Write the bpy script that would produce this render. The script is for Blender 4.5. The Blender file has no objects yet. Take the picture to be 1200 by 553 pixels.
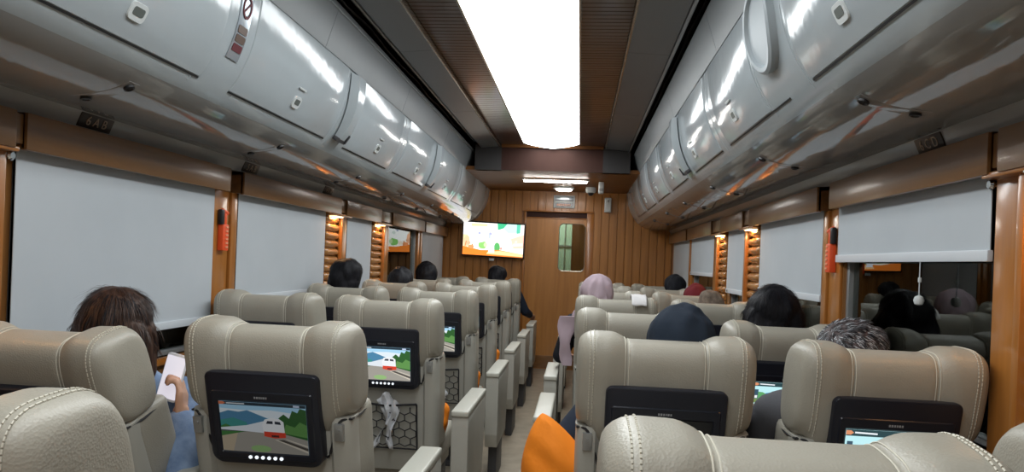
import bpy, bmesh, math, random
from mathutils import Vector, Matrix
random.seed(7)
R = math.radians
SC = bpy.context.scene
COL = SC.collection
D = 9.0            # front partition
YB = -2.4          # rear end of the modelled car
W = 1.42           # half width
CZ = 2.447         # main ceiling

# ------------------------------------------------------------------ materials
def mat(name, col, rough=.5, metal=0, spec=.5, coat=0, emit=None, es=1):
    m = bpy.data.materials.new(name); m.use_nodes = True
    b = m.node_tree.nodes['Principled BSDF']
    b.inputs['Base Color'].default_value = (*col, 1)
    b.inputs['Roughness'].default_value = rough
    b.inputs['Metallic'].default_value = metal
    b.inputs['Specular IOR Level'].default_value = spec
    b.inputs['Coat Weight'].default_value = coat
    b.inputs['Coat Roughness'].default_value = .12
    if name.startswith('hair'): b.inputs['Specular IOR Level'].default_value = .22
    if emit:
        b.inputs['Emission Color'].default_value = (*emit, 1)
        b.inputs['Emission Strength'].default_value = es
    return m

def nodes(m):
    nt = m.node_tree
    return nt, nt.nodes['Principled BSDF']

def coords(nt, scale=(1, 1, 1), kind='Object'):
    tc = nt.nodes.new('ShaderNodeTexCoord'); mp = nt.nodes.new('ShaderNodeMapping')
    mp.inputs['Scale'].default_value = scale
    nt.links.new(tc.outputs[kind], mp.inputs['Vector'])
    return mp.outputs['Vector']

def bump(m, scale, strength, dist=.01, detail=3, stretch=(1, 1, 1), kind='noise'):
    nt, b = nodes(m)
    v = coords(nt, stretch)
    if kind == 'noise':
        t = nt.nodes.new('ShaderNodeTexNoise'); t.inputs['Detail'].default_value = detail; out = t.outputs['Fac']
    elif kind == 'voronoi':
        t = nt.nodes.new('ShaderNodeTexVoronoi'); out = t.outputs['Distance']
    t.inputs['Scale'].default_value = scale
    nt.links.new(v, t.inputs['Vector'])
    bp = nt.nodes.new('ShaderNodeBump'); bp.inputs['Strength'].default_value = strength
    bp.inputs['Distance'].default_value = dist
    nt.links.new(out, bp.inputs['Height'])
    prev = b.inputs['Normal'].links[0].from_socket if b.inputs['Normal'].links else None
    if prev: nt.links.new(prev, bp.inputs['Normal'])
    nt.links.new(bp.outputs['Normal'], b.inputs['Normal'])
    return m

def vary(m, c1, c2, scale, stretch=(1, 1, 1), detail=5, lo=.3, hi=.7, distort=0):
    nt, b = nodes(m)
    v = coords(nt, stretch)
    t = nt.nodes.new('ShaderNodeTexNoise'); t.inputs['Scale'].default_value = scale
    t.inputs['Detail'].default_value = detail; t.inputs['Distortion'].default_value = distort
    nt.links.new(v, t.inputs['Vector'])
    r = nt.nodes.new('ShaderNodeValToRGB')
    r.color_ramp.elements[0].position = lo; r.color_ramp.elements[0].color = (*c1, 1)
    r.color_ramp.elements[1].position = hi; r.color_ramp.elements[1].color = (*c2, 1)
    nt.links.new(t.outputs['Fac'], r.inputs['Fac'])
    nt.links.new(r.outputs['Color'], b.inputs['Base Color'])
    return m

def wood(name, c1, c2, stretch=(9, 9, .7), rough=.28, coat=.5):
    m = mat(name, c1, rough, coat=coat)
    vary(m, c1, c2, 2.2, stretch, 8, .28, .72, .6)
    bump(m, 14, .06, .004, 4, stretch)
    return m

M = {}
M['leather'] = bump(bump(vary(mat('leather', (.35, .325, .272), .42), (.325, .302, .248), (.375, .35, .292), 5), 260, .22, .002, 3, kind='voronoi'), 14, .15, .01)
M['thread'] = mat('thread', (.60, .57, .48), .6)
M['shell'] = bump(vary(mat('shell', (.42, .41, .365), .4), (.39, .38, .335), (.44, .43, .385), 4), 90, .05, .002)
M['armpad'] = bump(mat('armpad', (.47, .46, .40), .38), 120, .08, .002)
M['gasket'] = mat('gasket', (.012, .012, .014), .4)
M['steel'] = mat('steel', (.42, .43, .43), .35, .7)
M['chrome'] = mat('chrome', (.75, .75, .75), .12, 1)
M['base'] = mat('base', (.05, .05, .055), .5)
M['housing'] = bump(mat('housing', (.010, .012, .020), .33), 200, .05, .001)
M['screenoff'] = mat('screen_off', (.008, .009, .012), .15)
M['logo'] = mat('logo', (.35, .36, .38), .5)
M['button'] = mat('button', (.8, .85, .9), .4, emit=(.85, .92, 1), es=.9)
M['net'] = mat('net', (.015, .015, .018), .7)
M['tissue'] = bump(mat('tissue', (.72, .74, .78), .7), 30, .5, .01)
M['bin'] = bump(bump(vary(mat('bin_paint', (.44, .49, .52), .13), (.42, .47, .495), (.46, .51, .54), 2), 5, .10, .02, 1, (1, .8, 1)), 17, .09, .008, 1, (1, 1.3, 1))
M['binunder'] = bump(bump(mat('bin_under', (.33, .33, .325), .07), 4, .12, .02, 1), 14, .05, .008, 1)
M['dark'] = mat('dark_gap', (.01, .011, .013), .6)
M['latchhole'] = mat('latch_recess', (.12, .14, .13), .4)
M['vent'] = bump(vary(mat('vent_paint', (.23, .25, .26), .42), (.20, .22, .23), (.26, .28, .29), 3, (1, .3, 1)), 6, .05, .01, 2)
M['hatch'] = bump(mat('hatch_paint', (.42, .47, .50), .4), 6, .05, .01)
M['bulkgrey'] = mat('bulkhead_grey', (.055, .052, .052), .6, spec=.2)
M['greypanel'] = bump(vary(mat('grey_panel', (.17, .175, .18), .36), (.15, .155, .162), (.19, .195, .2), 2.5, (1, .3, 1)), 5, .05, .01, 2)
M['cove'] = bump(vary(mat('cove', (.42, .42, .41), .15), (.38, .38, .37), (.46, .46, .45), 6, (1, .3, 1)), 12, .08, .006)
M['edge'] = mat('edge_strip', (.42, .37, .30), .25, .8)
M['wood'] = wood('wood_panel', (.21, .088, .026), (.36, .165, .05))
M['wooddoor'] = wood('wood_door', (.40, .165, .036), (.56, .25, .062), (7, 7, .5), .34, .3)
M['woodplank'] = wood('wood_plank', (.36, .145, .032), (.54, .24, .06), (11, 11, .5), .34, .3)
M['woodlow'] = wood('wood_lower', (.16, .07, .022), (.26, .125, .04), (2, .7, 9))
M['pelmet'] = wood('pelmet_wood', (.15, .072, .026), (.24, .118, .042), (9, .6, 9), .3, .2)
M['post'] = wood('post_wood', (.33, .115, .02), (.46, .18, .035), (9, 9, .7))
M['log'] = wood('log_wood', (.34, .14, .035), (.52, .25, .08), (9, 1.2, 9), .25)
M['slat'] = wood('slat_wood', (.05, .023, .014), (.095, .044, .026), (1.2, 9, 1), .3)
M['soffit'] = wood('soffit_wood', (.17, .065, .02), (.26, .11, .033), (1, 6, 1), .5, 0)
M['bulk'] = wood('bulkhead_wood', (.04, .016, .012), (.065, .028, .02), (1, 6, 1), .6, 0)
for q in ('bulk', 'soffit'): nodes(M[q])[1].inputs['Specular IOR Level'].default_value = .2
M['floor'] = bump(vary(mat('floor_vinyl', (.3, .25, .19), .35), (.25, .21, .155), (.36, .305, .235), 9, detail=8), 60, .08, .003)
M['blind'] = bump(vary(mat('blind_fabric', (.5, .54, .58), .75, spec=.2), (.5, .54, .575), (.54, .58, .615), 3), 400, .2, .001)
M['blindbar'] = mat('blind_bar', (.66, .70, .74), .4)
M['alu'] = mat('aluminium', (.4, .42, .43), .35, .6)
M['rubber'] = mat('rubber', (.02, .022, .025), .5)
M['red'] = mat('red_plastic', (.85, .10, .025), .35)
M['redlight'] = mat('red_light', (.85, .35, .2), .4)
M['black'] = mat('black_plastic', (.012, .012, .014), .35)
M['white'] = mat('white_plastic', (.68, .72, .72), .35)
M['plate'] = mat('plate_brown', (.03, .02, .016), .35)
M['bronze'] = mat('bronze', (.42, .32, .24), .4, .1)
M['sticker'] = mat('sticker_silver', (.45, .5, .55), .2, .5)
M['maroon'] = mat('maroon', (.12, .012, .02), .6)
M['brownlabel'] = mat('brown_label', (.11, .065, .045), .4)
M['orange'] = bump(mat('orange_cloth', (.86, .24, .015), .75, spec=.3), 24, .3, .01)
M['denim'] = bump(vary(mat('denim', (.18, .25, .39), .85), (.13, .2, .34), (.25, .34, .5), 25), 250, .4, .002)
M['phone'] = mat('phone_white', (.75, .75, .78), .25)
M['phonescr'] = mat('phone_screen', (.4, .4, .4), .2, emit=(.80, .76, .86), es=.75)
M['skin'] = bump(mat('skin', (.52, .29, .19), .5), 60, .05, .002)
M['skin2'] = mat('skin_tan', (.33, .19, .12), .5)
M['eye'] = mat('eye_dark', (.02, .012, .01), .2)
M['lightwhite'] = mat('diffuser', (.9, .9, .9), .5, emit=(.94, .985, 1), es=8.0)
M['tube'] = mat('tube_light', (.9, .9, .9), .5, emit=(1, .96, .9), es=34)
M['warm'] = mat('warm_led', (.9, .8, .6), .5, emit=(1, .55, .2), es=9)
M['vestibule'] = mat('vestibule_paint', (.5, .62, .52), .5)
M['brush'] = mat('grille', (.03, .03, .033), .5)

def hairmat(name, c1, c2, rough=.55):
    m = mat(name, c1, rough)
    vary(m, c1, c2, 18, (6, 6, .6), 3)
    bump(m, 60, .35, .003, 2, (6, 6, .5))
    return m
M['hair_black'] = hairmat('hair_black', (.006, .006, .008), (.014, .014, .019))
M['hair_brown'] = hairmat('hair_brown', (.025, .012, .009), (.085, .045, .03), .42)
M['hair_grey'] = hairmat('hair_grey', (.03, .033, .038), (.22, .23, .25), .5)
M['hair_greyred'] = hairmat('hair_greyred', (.04, .03, .03), (.10, .07, .07), .5)
M['hair_silver'] = hairmat('hair_silver', (.28, .29, .31), (.5, .52, .55), .5)
M['hair_buzz'] = bump(vary(mat('hair_buzz', (.1, .07, .05), .8), (.10, .075, .06), (.22, .17, .13), 40), 300, .5, .002)
def cloth(name, c, s=9, st=.35):
    return bump(bump(mat(name, c, .85, spec=.25), s, st, .02, 2), 160, .2, .002)
M['navy'] = cloth('navy_cloth', (.012, .018, .032), 7, .5)
M['navyhood'] = cloth('navy_hood', (.014, .022, .036), 6, .6)
M['lilac'] = cloth('lilac_cloth', (.40, .31, .35), 7, .5)
M['blackcloth'] = cloth('black_cloth', (.008, .009, .013))
M['greycloth'] = cloth('grey_cloth', (.09, .09, .1))
M['maroonc'] = cloth('maroon_cloth', (.13, .012, .018))
M['cream'] = cloth('cream_cloth', (.68, .66, .66))

def glass_mat():
    m = bpy.data.materials.new('night_glass'); m.use_nodes = True
    nt = m.node_tree; nt.nodes.clear()
    o = nt.nodes.new('ShaderNodeOutputMaterial'); mx = nt.nodes.new('ShaderNodeMixShader')
    t = nt.nodes.new('ShaderNodeBsdfTransparent'); t.inputs['Color'].default_value = (.55, .6, .58, 1)
    g = nt.nodes.new('ShaderNodeBsdfGlossy'); g.inputs['Roughness'].default_value = .01
    g.inputs['Color'].default_value = (.9, .95, .92, 1)
    fr = nt.nodes.new('ShaderNodeFresnel'); fr.inputs['IOR'].default_value = 1.5
    nt.links.new(fr.outputs[0], mx.inputs[0]); nt.links.new(t.outputs[0], mx.inputs[1]); nt.links.new(g.outputs[0], mx.inputs[2])
    nt.links.new(mx.outputs[0], o.inputs[0]); return m
M['glass'] = glass_mat()

# ------------------------------------------------------------------ mesh helpers
def to_mesh(name, bm, mats, smooth=True, angle=40):
    bmesh.ops.recalc_face_normals(bm, faces=bm.faces[:])
    me = bpy.data.meshes.new(name); bm.to_mesh(me); bm.free()
    for m in (mats if isinstance(mats, (list, tuple)) else [mats]): me.materials.append(M[m])
    if smooth:
        for p in me.polygons: p.use_smooth = True
        try: me.set_sharp_from_angle(angle=R(angle))
        except Exception: pass
    return me

def obj(name, me, parent=None, loc=(0, 0, 0), rot=(0, 0, 0)):
    if isinstance(me, bmesh.types.BMesh): raise TypeError
    o = bpy.data.objects.new(name, me); COL.objects.link(o)
    if parent: o.parent = parent
    o.location = loc; o.rotation_euler = rot
    return o

def tag(o, label, cat, group=None):
    o['label'] = label; o['category'] = cat
    if group: o['group'] = group
    return o

def thing(name, label, cat, loc=(0, 0, 0), rz=0, group=None):
    o = bpy.data.objects.new(name, None); COL.objects.link(o)
    o.location = loc; o.rotation_euler = (0, 0, rz); o.empty_display_size = .05
    return tag(o, label, cat, group)

def struct(name, me, parent=None):
    o = obj(name, me, parent)
    if not parent: o['kind'] = 'structure'
    return o

def box(bm, x0, x1, y0, y1, z0, z1, mi=0, bev=0, seg=2):
    vs = [bm.verts.new((x, y, z)) for x in (x0, x1) for y in (y0, y1) for z in (z0, z1)]
    fs = [bm.faces.new([vs[i] for i in q]) for q in ((0, 1, 3, 2), (4, 6, 7, 5), (0, 4, 5, 1), (2, 3, 7, 6), (0, 2, 6, 4), (1, 5, 7, 3))]
    for f in fs: f.material_index = mi
    if bev:
        es = list({e for f in fs for e in f.edges})
        r = bmesh.ops.bevel(bm, geom=es, offset=bev, segments=seg, profile=.6, affect='EDGES')
        for f in r['faces']: f.material_index = mi
        return [v for v in {v for f in r['faces'] for v in f.verts} | {v for v in vs if v.is_valid}]
    return vs

def prism_y(bm, prof, y0, y1, mi=0, closed=True):
    a = [bm.verts.new((x, y0, z)) for x, z in prof]; b = [bm.verts.new((x, y1, z)) for x, z in prof]
    n = len(prof)
    for i in range(n if closed else n - 1):
        f = bm.faces.new((a[i], a[(i + 1) % n], b[(i + 1) % n], b[i])); f.material_index = mi
    if closed:
        bm.faces.new(a).material_index = mi; bm.faces.new(b).material_index = mi

def rings(bm, rs, cap=True, mi=0, closed=True):
    vr = [[bm.verts.new(p) for p in r] for r in rs]
    n = len(vr[0])
    for a, b in zip(vr, vr[1:]):
        for i in range(n if closed else n - 1):
            bm.faces.new((a[i], a[(i + 1) % n], b[(i + 1) % n], b[i])).material_index = mi
    if cap and closed:
        bm.faces.new(vr[0]).material_index = mi; bm.faces.new(vr[-1]).material_index = mi
    return vr

def tube(bm, pts, r, n=8, mi=0, r2=None):
    pts = [Vector(p) for p in pts]; out = []
    for i, p in enumerate(pts):
        t = (pts[min(i + 1, len(pts) - 1)] - pts[max(i - 1, 0)]).normalized()
        u = t.cross(Vector((0, 0, 1)) if abs(t.z) < .9 else Vector((1, 0, 0))).normalized(); v = t.cross(u)
        rr = r if r2 is None else r + (r2 - r) * i / (len(pts) - 1)
        out.append([p + rr * (math.cos(2 * math.pi * k / n) * u + math.sin(2 * math.pi * k / n) * v) for k in range(n)])
    rings(bm, out, mi=mi)

def disc_poly(n, rx, rz, cx=0, cz=0, a0=0):
    return [(cx + rx * math.cos(a0 + 2 * math.pi * i / n), cz + rz * math.sin(a0 + 2 * math.pi * i / n)) for i in range(n)]

def rrect(w, h, r, n=5, cx=0, cz=0, rb=None):
    rb = rb or r; out = []
    for sx, sz, a, q in ((1, 1, 0, r), (-1, 1, 90, r), (-1, -1, 180, rb), (1, -1, 270, rb)):
        for i in range(n + 1):
            t = R(a + 90 * i / n)
            out.append((cx + sx * (w / 2 - q) + q * math.cos(t), cz + sz * (h / 2 - q) + q * math.sin(t)))
    return out

def plate(bm, prof, y0, y1, mi=0, bev=0):
    """extrude an x-z outline along y; optional soft rear rim at y0"""
    cx = sum(p[0] for p in prof) / len(prof); cz = sum(p[1] for p in prof) / len(prof)
    def sh(d): 
        return [(cx + (x - cx) * (1 - d / max(abs(x - cx), .03)) if abs(x - cx) > .001 else x, cz + (z - cz) * (1 - d / max(abs(z - cz), .03)) if abs(z - cz) > .001 else z) for x, z in prof]
    rs = []
    if bev: rs.append([(x, y0, z) for x, z in sh(bev)]); rs.append([(x, y0 + bev * .3, z) for x, z in sh(bev * .3)]); rs.append([(x, y0 + bev, z) for x, z in prof])
    else: rs.append([(x, y0, z) for x, z in prof])
    rs.append([(x, y1, z) for x, z in prof])
    rings(bm, rs, mi=mi)

def sphere(bm, c, r, sub=3, mi=0, rot=None):
    r = (r, r, r) if not hasattr(r, '__len__') else r
    m = Matrix.Translation(Vector(c)) @ (rot or Matrix()) @ Matrix.Diagonal((*r, 1))
    g = bmesh.ops.create_icosphere(bm, subdivisions=sub, radius=1, matrix=m)
    for v in g['verts']:
        for f in v.link_faces: f.material_index = mi
    return g['verts']

def capsule(bm, a, b, ra, rb, sub=2):
    t = bmesh.new(); sphere(t, a, ra, sub); sphere(t, b, rb, sub)
    r = bmesh.ops.convex_hull(t, input=t.verts[:])
    junk = [g for g in r['geom_interior'] if isinstance(g, bmesh.types.BMVert)]
    if junk: bmesh.ops.delete(t, geom=list(set(junk)), context='VERTS')
    me = bpy.data.meshes.new('t'); t.to_mesh(me); t.free(); bm.from_mesh(me); bpy.data.meshes.remove(me)

def bake(name, bm, m, voxel, smooth=4, extra=None):
    """union everything in bm into one continuous surface"""
    me = bpy.data.meshes.new(name + '_src'); bm.to_mesh(me); bm.free()
    o = bpy.data.objects.new('tmp', me); COL.objects.link(o)
    r = o.modifiers.new('r', 'REMESH'); r.mode = 'VOXEL'; r.voxel_size = voxel; r.use_smooth_shade = True
    if smooth:
        s = o.modifiers.new('s', 'SMOOTH'); s.factor = .5; s.iterations = smooth
    dg = bpy.context.evaluated_depsgraph_get()
    out = bpy.data.meshes.new_from_object(o.evaluated_get(dg))
    bpy.data.objects.remove(o); bpy.data.meshes.remove(me)
    out.name = name; out.materials.clear(); out.materials.append(M[m])
    for p in out.polygons: p.use_smooth = True
    return out

def text_bm(bm, s, size, mtx, depth=.001, mi=0):
    cu = bpy.data.curves.new('t', 'FONT'); cu.body = s; cu.size = size; cu.extrude = depth; cu.align_x = 'CENTER'; cu.align_y = 'CENTER'
    o = bpy.data.objects.new('t', cu); COL.objects.link(o)
    me = bpy.data.meshes.new_from_object(o.evaluated_get(bpy.context.evaluated_depsgraph_get()))
    me.transform(mtx)
    n0 = len(bm.faces); bm.from_mesh(me); bm.faces.ensure_lookup_table()
    for f in bm.faces[n0:]: f.material_index = mi
    bpy.data.objects.remove(o); bpy.data.meshes.remove(me)

def smoothstep(a, b, x):
    t = max(0, min(1, (x - a) / (b - a))); return t * t * (3 - 2 * t)

# ------------------------------------------------------------------ room shell
WIN_L = [(-.8, .45), (1.02, 1.6), (2.05, 3.22), (3.48, 4.7), (5.2, 5.78), (6.42, 7.55), (7.75, 8.9)]
WIN_R = [(-.8, .45), (1.02, 1.6), (2.07, 3.19), (3.42, 4.54), (5.0, 5.5), (6.1, 7.28), (7.47, 8.64)]
ZS, ZT = .86, 1.62
def wall(side, wins):
    s = -1 if side == 'left' else 1
    bm = bmesh.new()
    def b(y0, y1, z0, z1, mi=0):
        box(bm, *sorted((s * W, s * (W + .07))), y0, y1, z0, z1, mi)
    b(YB, D, 0, ZS, 1); b(YB, D, ZT, 2.62)
    y = YB
    for a, c in wins:
        b(y, a, ZS, ZT); y = c
    b(y, D, ZS, ZT)
    struct('wall_' + side, to_mesh('wall_' + side, bm, ['wood', 'woodlow'], False))
    for n, (a, c) in enumerate(wins):
        if c < 1.7: continue
        win = bmesh.new()
        x0, x1 = sorted((s * (W + .012), s * (W + .05)))
        t = .022
        for q in ((a, a + t, ZS, ZT), (c - t, c, ZS, ZT), (a, c, ZS, ZS + t), (a, c, ZT - t, ZT)):
            box(win, x0, x1, *q, 0, .003, 1)
        o = struct('window_%d' % (n + (0 if s < 0 else 10)), to_mesh('frame', win, 'alu'))
        g = bmesh.new(); box(g, *sorted((s * (W + .034), s * (W + .038))), a + .02, c - .02, ZS + .02, ZT - .02)
        obj('glass_pane', to_mesh('pane', g, 'glass', False), o)
        sl = bmesh.new(); box(sl, *sorted((s * (W - .022), s * (W + .03))), a - .02, c + .02, ZS - .03, ZS, 0, .005)
        obj('window_sill', to_mesh('sill', sl, 'post'), o)
wall('left', WIN_L); wall('right', WIN_R)

bm = bmesh.new(); box(bm, -W - .07, W + .07, YB, D + .05, -.06, 0)
struct('floor', to_mesh('floor', bm, 'floor', False))
bm = bmesh.new(); box(bm, -W - .07, W + .07, YB, D + .05, 2.62, 2.68)
struct('ceiling', to_mesh('ceiling', bm, 'dark', False))
bm = bmesh.new(); box(bm, -W - .07, W + .07, YB - .06, YB, 0, 2.62)
struct('wall_back', to_mesh('wall_back', bm, 'woodplank', False))

# inner ceiling: slatted wood strip either side of the light
tn = [0]
def trim(me):
    tn[0] += 1
    return struct('trim_%d' % tn[0], me)
for s in (-1, 1):
    bm = bmesh.new()
    x0, x1 = sorted((s * .262, s * .5))
    y = YB
    while y < 7.0:
        box(bm, x0, x1, y, min(y + .0485, 7.0), CZ, CZ + .02, 0, .004, 1); y += .05
    box(bm, x0, x1, YB, 7.0, CZ + .012, CZ + .03)
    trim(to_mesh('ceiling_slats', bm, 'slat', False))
    bm = bmesh.new(); box(bm, *sorted((s * .5, s * .512)), YB, 7.0, 2.415, CZ + .03, 0, .003)
    trim(to_mesh('edge', bm, 'edge'))
    bm = bmesh.new(); GE = .70 if s < 0 else .735
    y = YB
    while y < 7.0:
        y2 = min(y + 1.55, 7.0)
        prism_y(bm, [(s * .512, 2.425), (s * (GE - .012), 2.412), (s * GE, 2.418), (s * GE, 2.44), (s * .512, 2.45)], y + .002, y2 - .002); y = y2
    trim(to_mesh('greypanel', bm, 'greypanel', True, 30))
    bm = bmesh.new(); prism_y(bm, [(s * .49, 2.2), (s * .75, 2.2), (s * .75, 2.44), (s * .49, 2.44)], 7.0, 7.1)
    trim(to_mesh('bulk_grey', bm, 'bulkgrey', False))
bm = bmesh.new(); box(bm, -.262, .262, YB, 7.0, CZ + .02, CZ + .04)
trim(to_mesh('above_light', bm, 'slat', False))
bm = bmesh.new(); box(bm, -.49, .49, 7.0, 7.03, 2.2, CZ + .03); box(bm, -.49, .49, 6.965, 7.0, 2.418, CZ, 1, .004)
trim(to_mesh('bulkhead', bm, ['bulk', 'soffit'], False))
bm = bmesh.new(); box(bm, -.86, .86, 7.03, D, 2.2, 2.235)
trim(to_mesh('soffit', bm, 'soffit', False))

# front partition
DX0, DX1, DZ = -.375, .372, 1.865
bm = bmesh.new()
x = -W; pw = .0985
while x < W:
    x2 = min(x + pw, W)
    def pl(z0, z1): box(bm, x + .0028, x2 - .0028, D, D + .03, z0, z1, 0, .003, 1)
    if x2 <= DX0 + .02 or x >= DX1 + .06: pl(0, 2.3)
    else: pl(1.945, 2.3)
    x = x2
box(bm, -W, DX0, D + .02, D + .06, 0, 2.62); box(bm, DX1 + .09, W, D + .02, D + .06, 0, 2.62)
box(bm, DX0, DX1 + .09, D + .02, D + .06, DZ, 2.62)
struct('wall_front', to_mesh('wall_front', bm, 'woodplank', True, 30))
# door frame
bm = bmesh.new()
box(bm, DX1 + .003, DX1 + .09, D - .012, D + .02, 0, 1.945, 0, .003); box(bm, DX0 - .03, DX0 - .003, D - .012, D + .02, 0, 1.945, 0, .003)
box(bm, DX0 - .03, DX1 + .09, D - .03, D + .02, 1.945, 1.965, 0, .003)
box(bm, DX0 - .003, DX1 + .003, D - .012, D + .02, DZ, DZ + .012, 0, .003)
trim(to_mesh('doorframe', bm, 'post'))
bm = bmesh.new(); box(bm, DX0, DX1 + .003, D + .006, D + .02, DZ + .012, 1.945)
trim(to_mesh('door_header_recess', bm, 'bulk', False))
# sliding door with a rounded window opening
bm = bmesh.new()
wx, wz, ww, wh = .2, 1.515, .315, .575
N = 6; rr = rrect(ww, wh, .05, N, wx, wz)
outer = []
for x, z in rr:
    dx, dz = x - wx, z - wz
    tx = ((DX1 if dx > 0 else DX0) - wx) / dx if abs(dx) > 1e-4 else 1e9
    tz = ((DZ if dz > 0 else 0) - wz) / dz if abs(dz) > 1e-4 else 1e9
    t = min(tx, tz); outer.append((wx + dx * t, wz + dz * t))
n = len(rr)
def corner_fill(yy):
    a = [bm.verts.new((x, yy, z)) for x, z in rr]; b = [bm.verts.new((x, yy, z)) for x, z in outer]
    for i in range(n):
        j = (i + 1) % n; pi, pj = outer[i], outer[j]
        if abs(pi[0] - pj[0]) > 1e-3 and abs(pi[1] - pj[1]) > 1e-3:
            cx = DX1 if (DX1 in (round(pi[0], 6), round(pj[0], 6)) or abs(pi[0] - DX1) < 1e-3 or abs(pj[0] - DX1) < 1e-3) else DX0
            cz = DZ if (abs(pi[1] - DZ) < 1e-3 or abs(pj[1] - DZ) < 1e-3) else 0
            c = bm.verts.new((cx, yy, cz)); bm.faces.new((a[i], a[j], b[j], c, b[i]))
        else: bm.faces.new((a[i], a[j], b[j], b[i]))
    return a
f1 = corner_fill(D); f2 = corner_fill(D + .035)
for i in range(n): bm.faces.new((f1[i], f1[(i + 1) % n], f2[(i + 1) % n], f2[i]))
door = struct('door_1', to_mesh('door', bm, 'wooddoor', False))
bm = bmesh.new(); fr = rrect(ww + .016, wh + .016, .058, N, wx, wz)
rings(bm, [[(x, D - .006, z) for x, z in rr], [(x, D - .008, z) for x, z in fr], [(x, D + .001, z) for x, z in fr]], cap=False)
obj('door_window_frame', to_mesh('dwf', bm, 'edge'), door)
bm = bmesh.new(); plate(bm, rr, D + .012, D + .018)
obj('glass_pane', to_mesh('dwp', bm, 'glass', False), door)
bm = bmesh.new(); box(bm, DX0 + .01, DX1 - .01, D - .006, D, .01, .165, 0, .003)
obj('kick_plate', to_mesh('kick', bm, 'woodlow'), door)
# vestibule behind the door glass
bm = bmesh.new()
box(bm, -.8, 1., D + 1.2, D + 1.24, 0, 2.3); box(bm, -.84, -.8, D + .06, D + 1.24, 0, 2.3); box(bm, 1., 1.04, D + .06, D + 1.24, 0, 2.3)
box(bm, -.84, 1.04, D + .06, D + 1.24, 2.3, 2.34); box(bm, -.84, 1.04, D + .06, D + 1.24, -.04, 0)
box(bm, .19, .55, D + .5, D + .54, 0, 2.3, 1); box(bm, .08, .09, D + 1.18, D + 1.2, 0, 2.0, 2); box(bm, -.05, .19, D + 1.17, D + 1.2, 1.55, 1.57, 2)
struct('wall_vestibule', to_mesh('vest', bm, ['vestibule', 'wood', 'alu'], False))
L = bpy.data.lights.new('vestibule_lamp', 'POINT'); L.energy = 34; L.color = (.95, 1, .9); L.shadow_soft_size = .12
lo = bpy.data.objects.new('vestibule_lamp', L); COL.objects.link(lo); lo.location = (-.2, D + .7, 2.1)

# ------------------------------------------------------------------ main light
bm = bmesh.new(); nx = 12
def lrow(y, w=.26, dz=0): return [(w * (2 * i / nx - 1), y, CZ - .012 - .022 * (1 - (2 * i / nx - 1) ** 2) + dz) for i in range(nx + 1)]
rs = [lrow(YB + .05), lrow(2), lrow(4.5), lrow(6.72)]
for k in range(1, 9):
    a = k / 8 * math.pi / 2
    rs.append(lrow(6.72 + .24 * math.sin(a), .262 * (1 - .55 * (1 - math.cos(a)) ** 1.0)))
rings(bm, rs, cap=False, closed=False)
t = tag(obj('ceiling_light', to_mesh('ceiling_light', bm, 'lightwhite')), 'long bright white light panel running down the middle of the ceiling', 'light')
bm = bmesh.new()
for s in (-1, 1): box(bm, *sorted((s * .258, s * .27)), YB + .03, 6.8, 2.425, CZ + .01, 0, .003)
obj('light_frame', to_mesh('lf', bm, 'edge'), t)

t = thing('batten_light', 'slim white tube light on the lowered wooden ceiling before the door', 'light', (.02, 7.6, 2.2))
bm = bmesh.new(); box(bm, -.35, .35, -.03, .03, -.022, 0, 0, .004); obj('light_housing', to_mesh('bh', bm, 'white'), t)
bm = bmesh.new(); box(bm, -.33, .33, -.024, .024, -.04, -.022, 0, .007); obj('diffuser', to_mesh('bd', bm, 'tube'), t)
t = thing('downlight', 'small round white ceiling lamp between tube light and door', 'light', (.09, 8.45, 2.2))
bm = bmesh.new(); rings(bm, [[(q * math.cos(a), q * math.sin(a), z) for a in [2 * math.pi * i / 24 for i in range(24)]] for q, z in ((.12, 0), (.12, -.018), (.1, -.024))]); obj('lamp_rim', to_mesh('dr', bm, 'white'), t)
bm = bmesh.new(); rings(bm, [[(q * math.cos(a), q * math.sin(a), z) for a in [2 * math.pi * i / 24 for i in range(24)]] for q, z in ((.1, -.02), (.085, -.038), (.04, -.045))]); obj('diffuser', to_mesh('dd', bm, 'tube'), t)

# ------------------------------------------------------------------ luggage bins
BP = [(.842, 2.262), (.846, 2.21), (.856, 2.13), (.874, 2.045), (.907, 1.96), (.952, 1.887), (1.0, 1.835), (1.07, 1.79), (1.17, 1.766), (1.28, 1.76), (1.385, 1.768)]
def crom(P, t):
    n = len(P) - 1; t = max(0, min(n - 1e-6, t)); i = int(t); f = t - i
    g = lambda k: Vector(P[max(0, min(n, k))])
    a, b, c, d = g(i - 1), g(i), g(i + 1), g(i + 2)
    return .5 * ((2 * b) + (c - a) * f + (2 * a - 5 * b + 4 * c - d) * f * f + (3 * b - a - 3 * c + d) * f ** 3)
def bp(t, off=0):
    p = crom(BP, t); q = crom(BP, t + .05) - crom(BP, t - .05); q.normalize()
    nrm = Vector((q.y, -q.x)); 
    if nrm.x > 0 and nrm.y > 0: nrm = -nrm
    nrm = Vector((-abs(nrm.x), -abs(nrm.y))) if t < 9 else Vector((0, -1))
    return p + nrm * off, nrm
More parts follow.
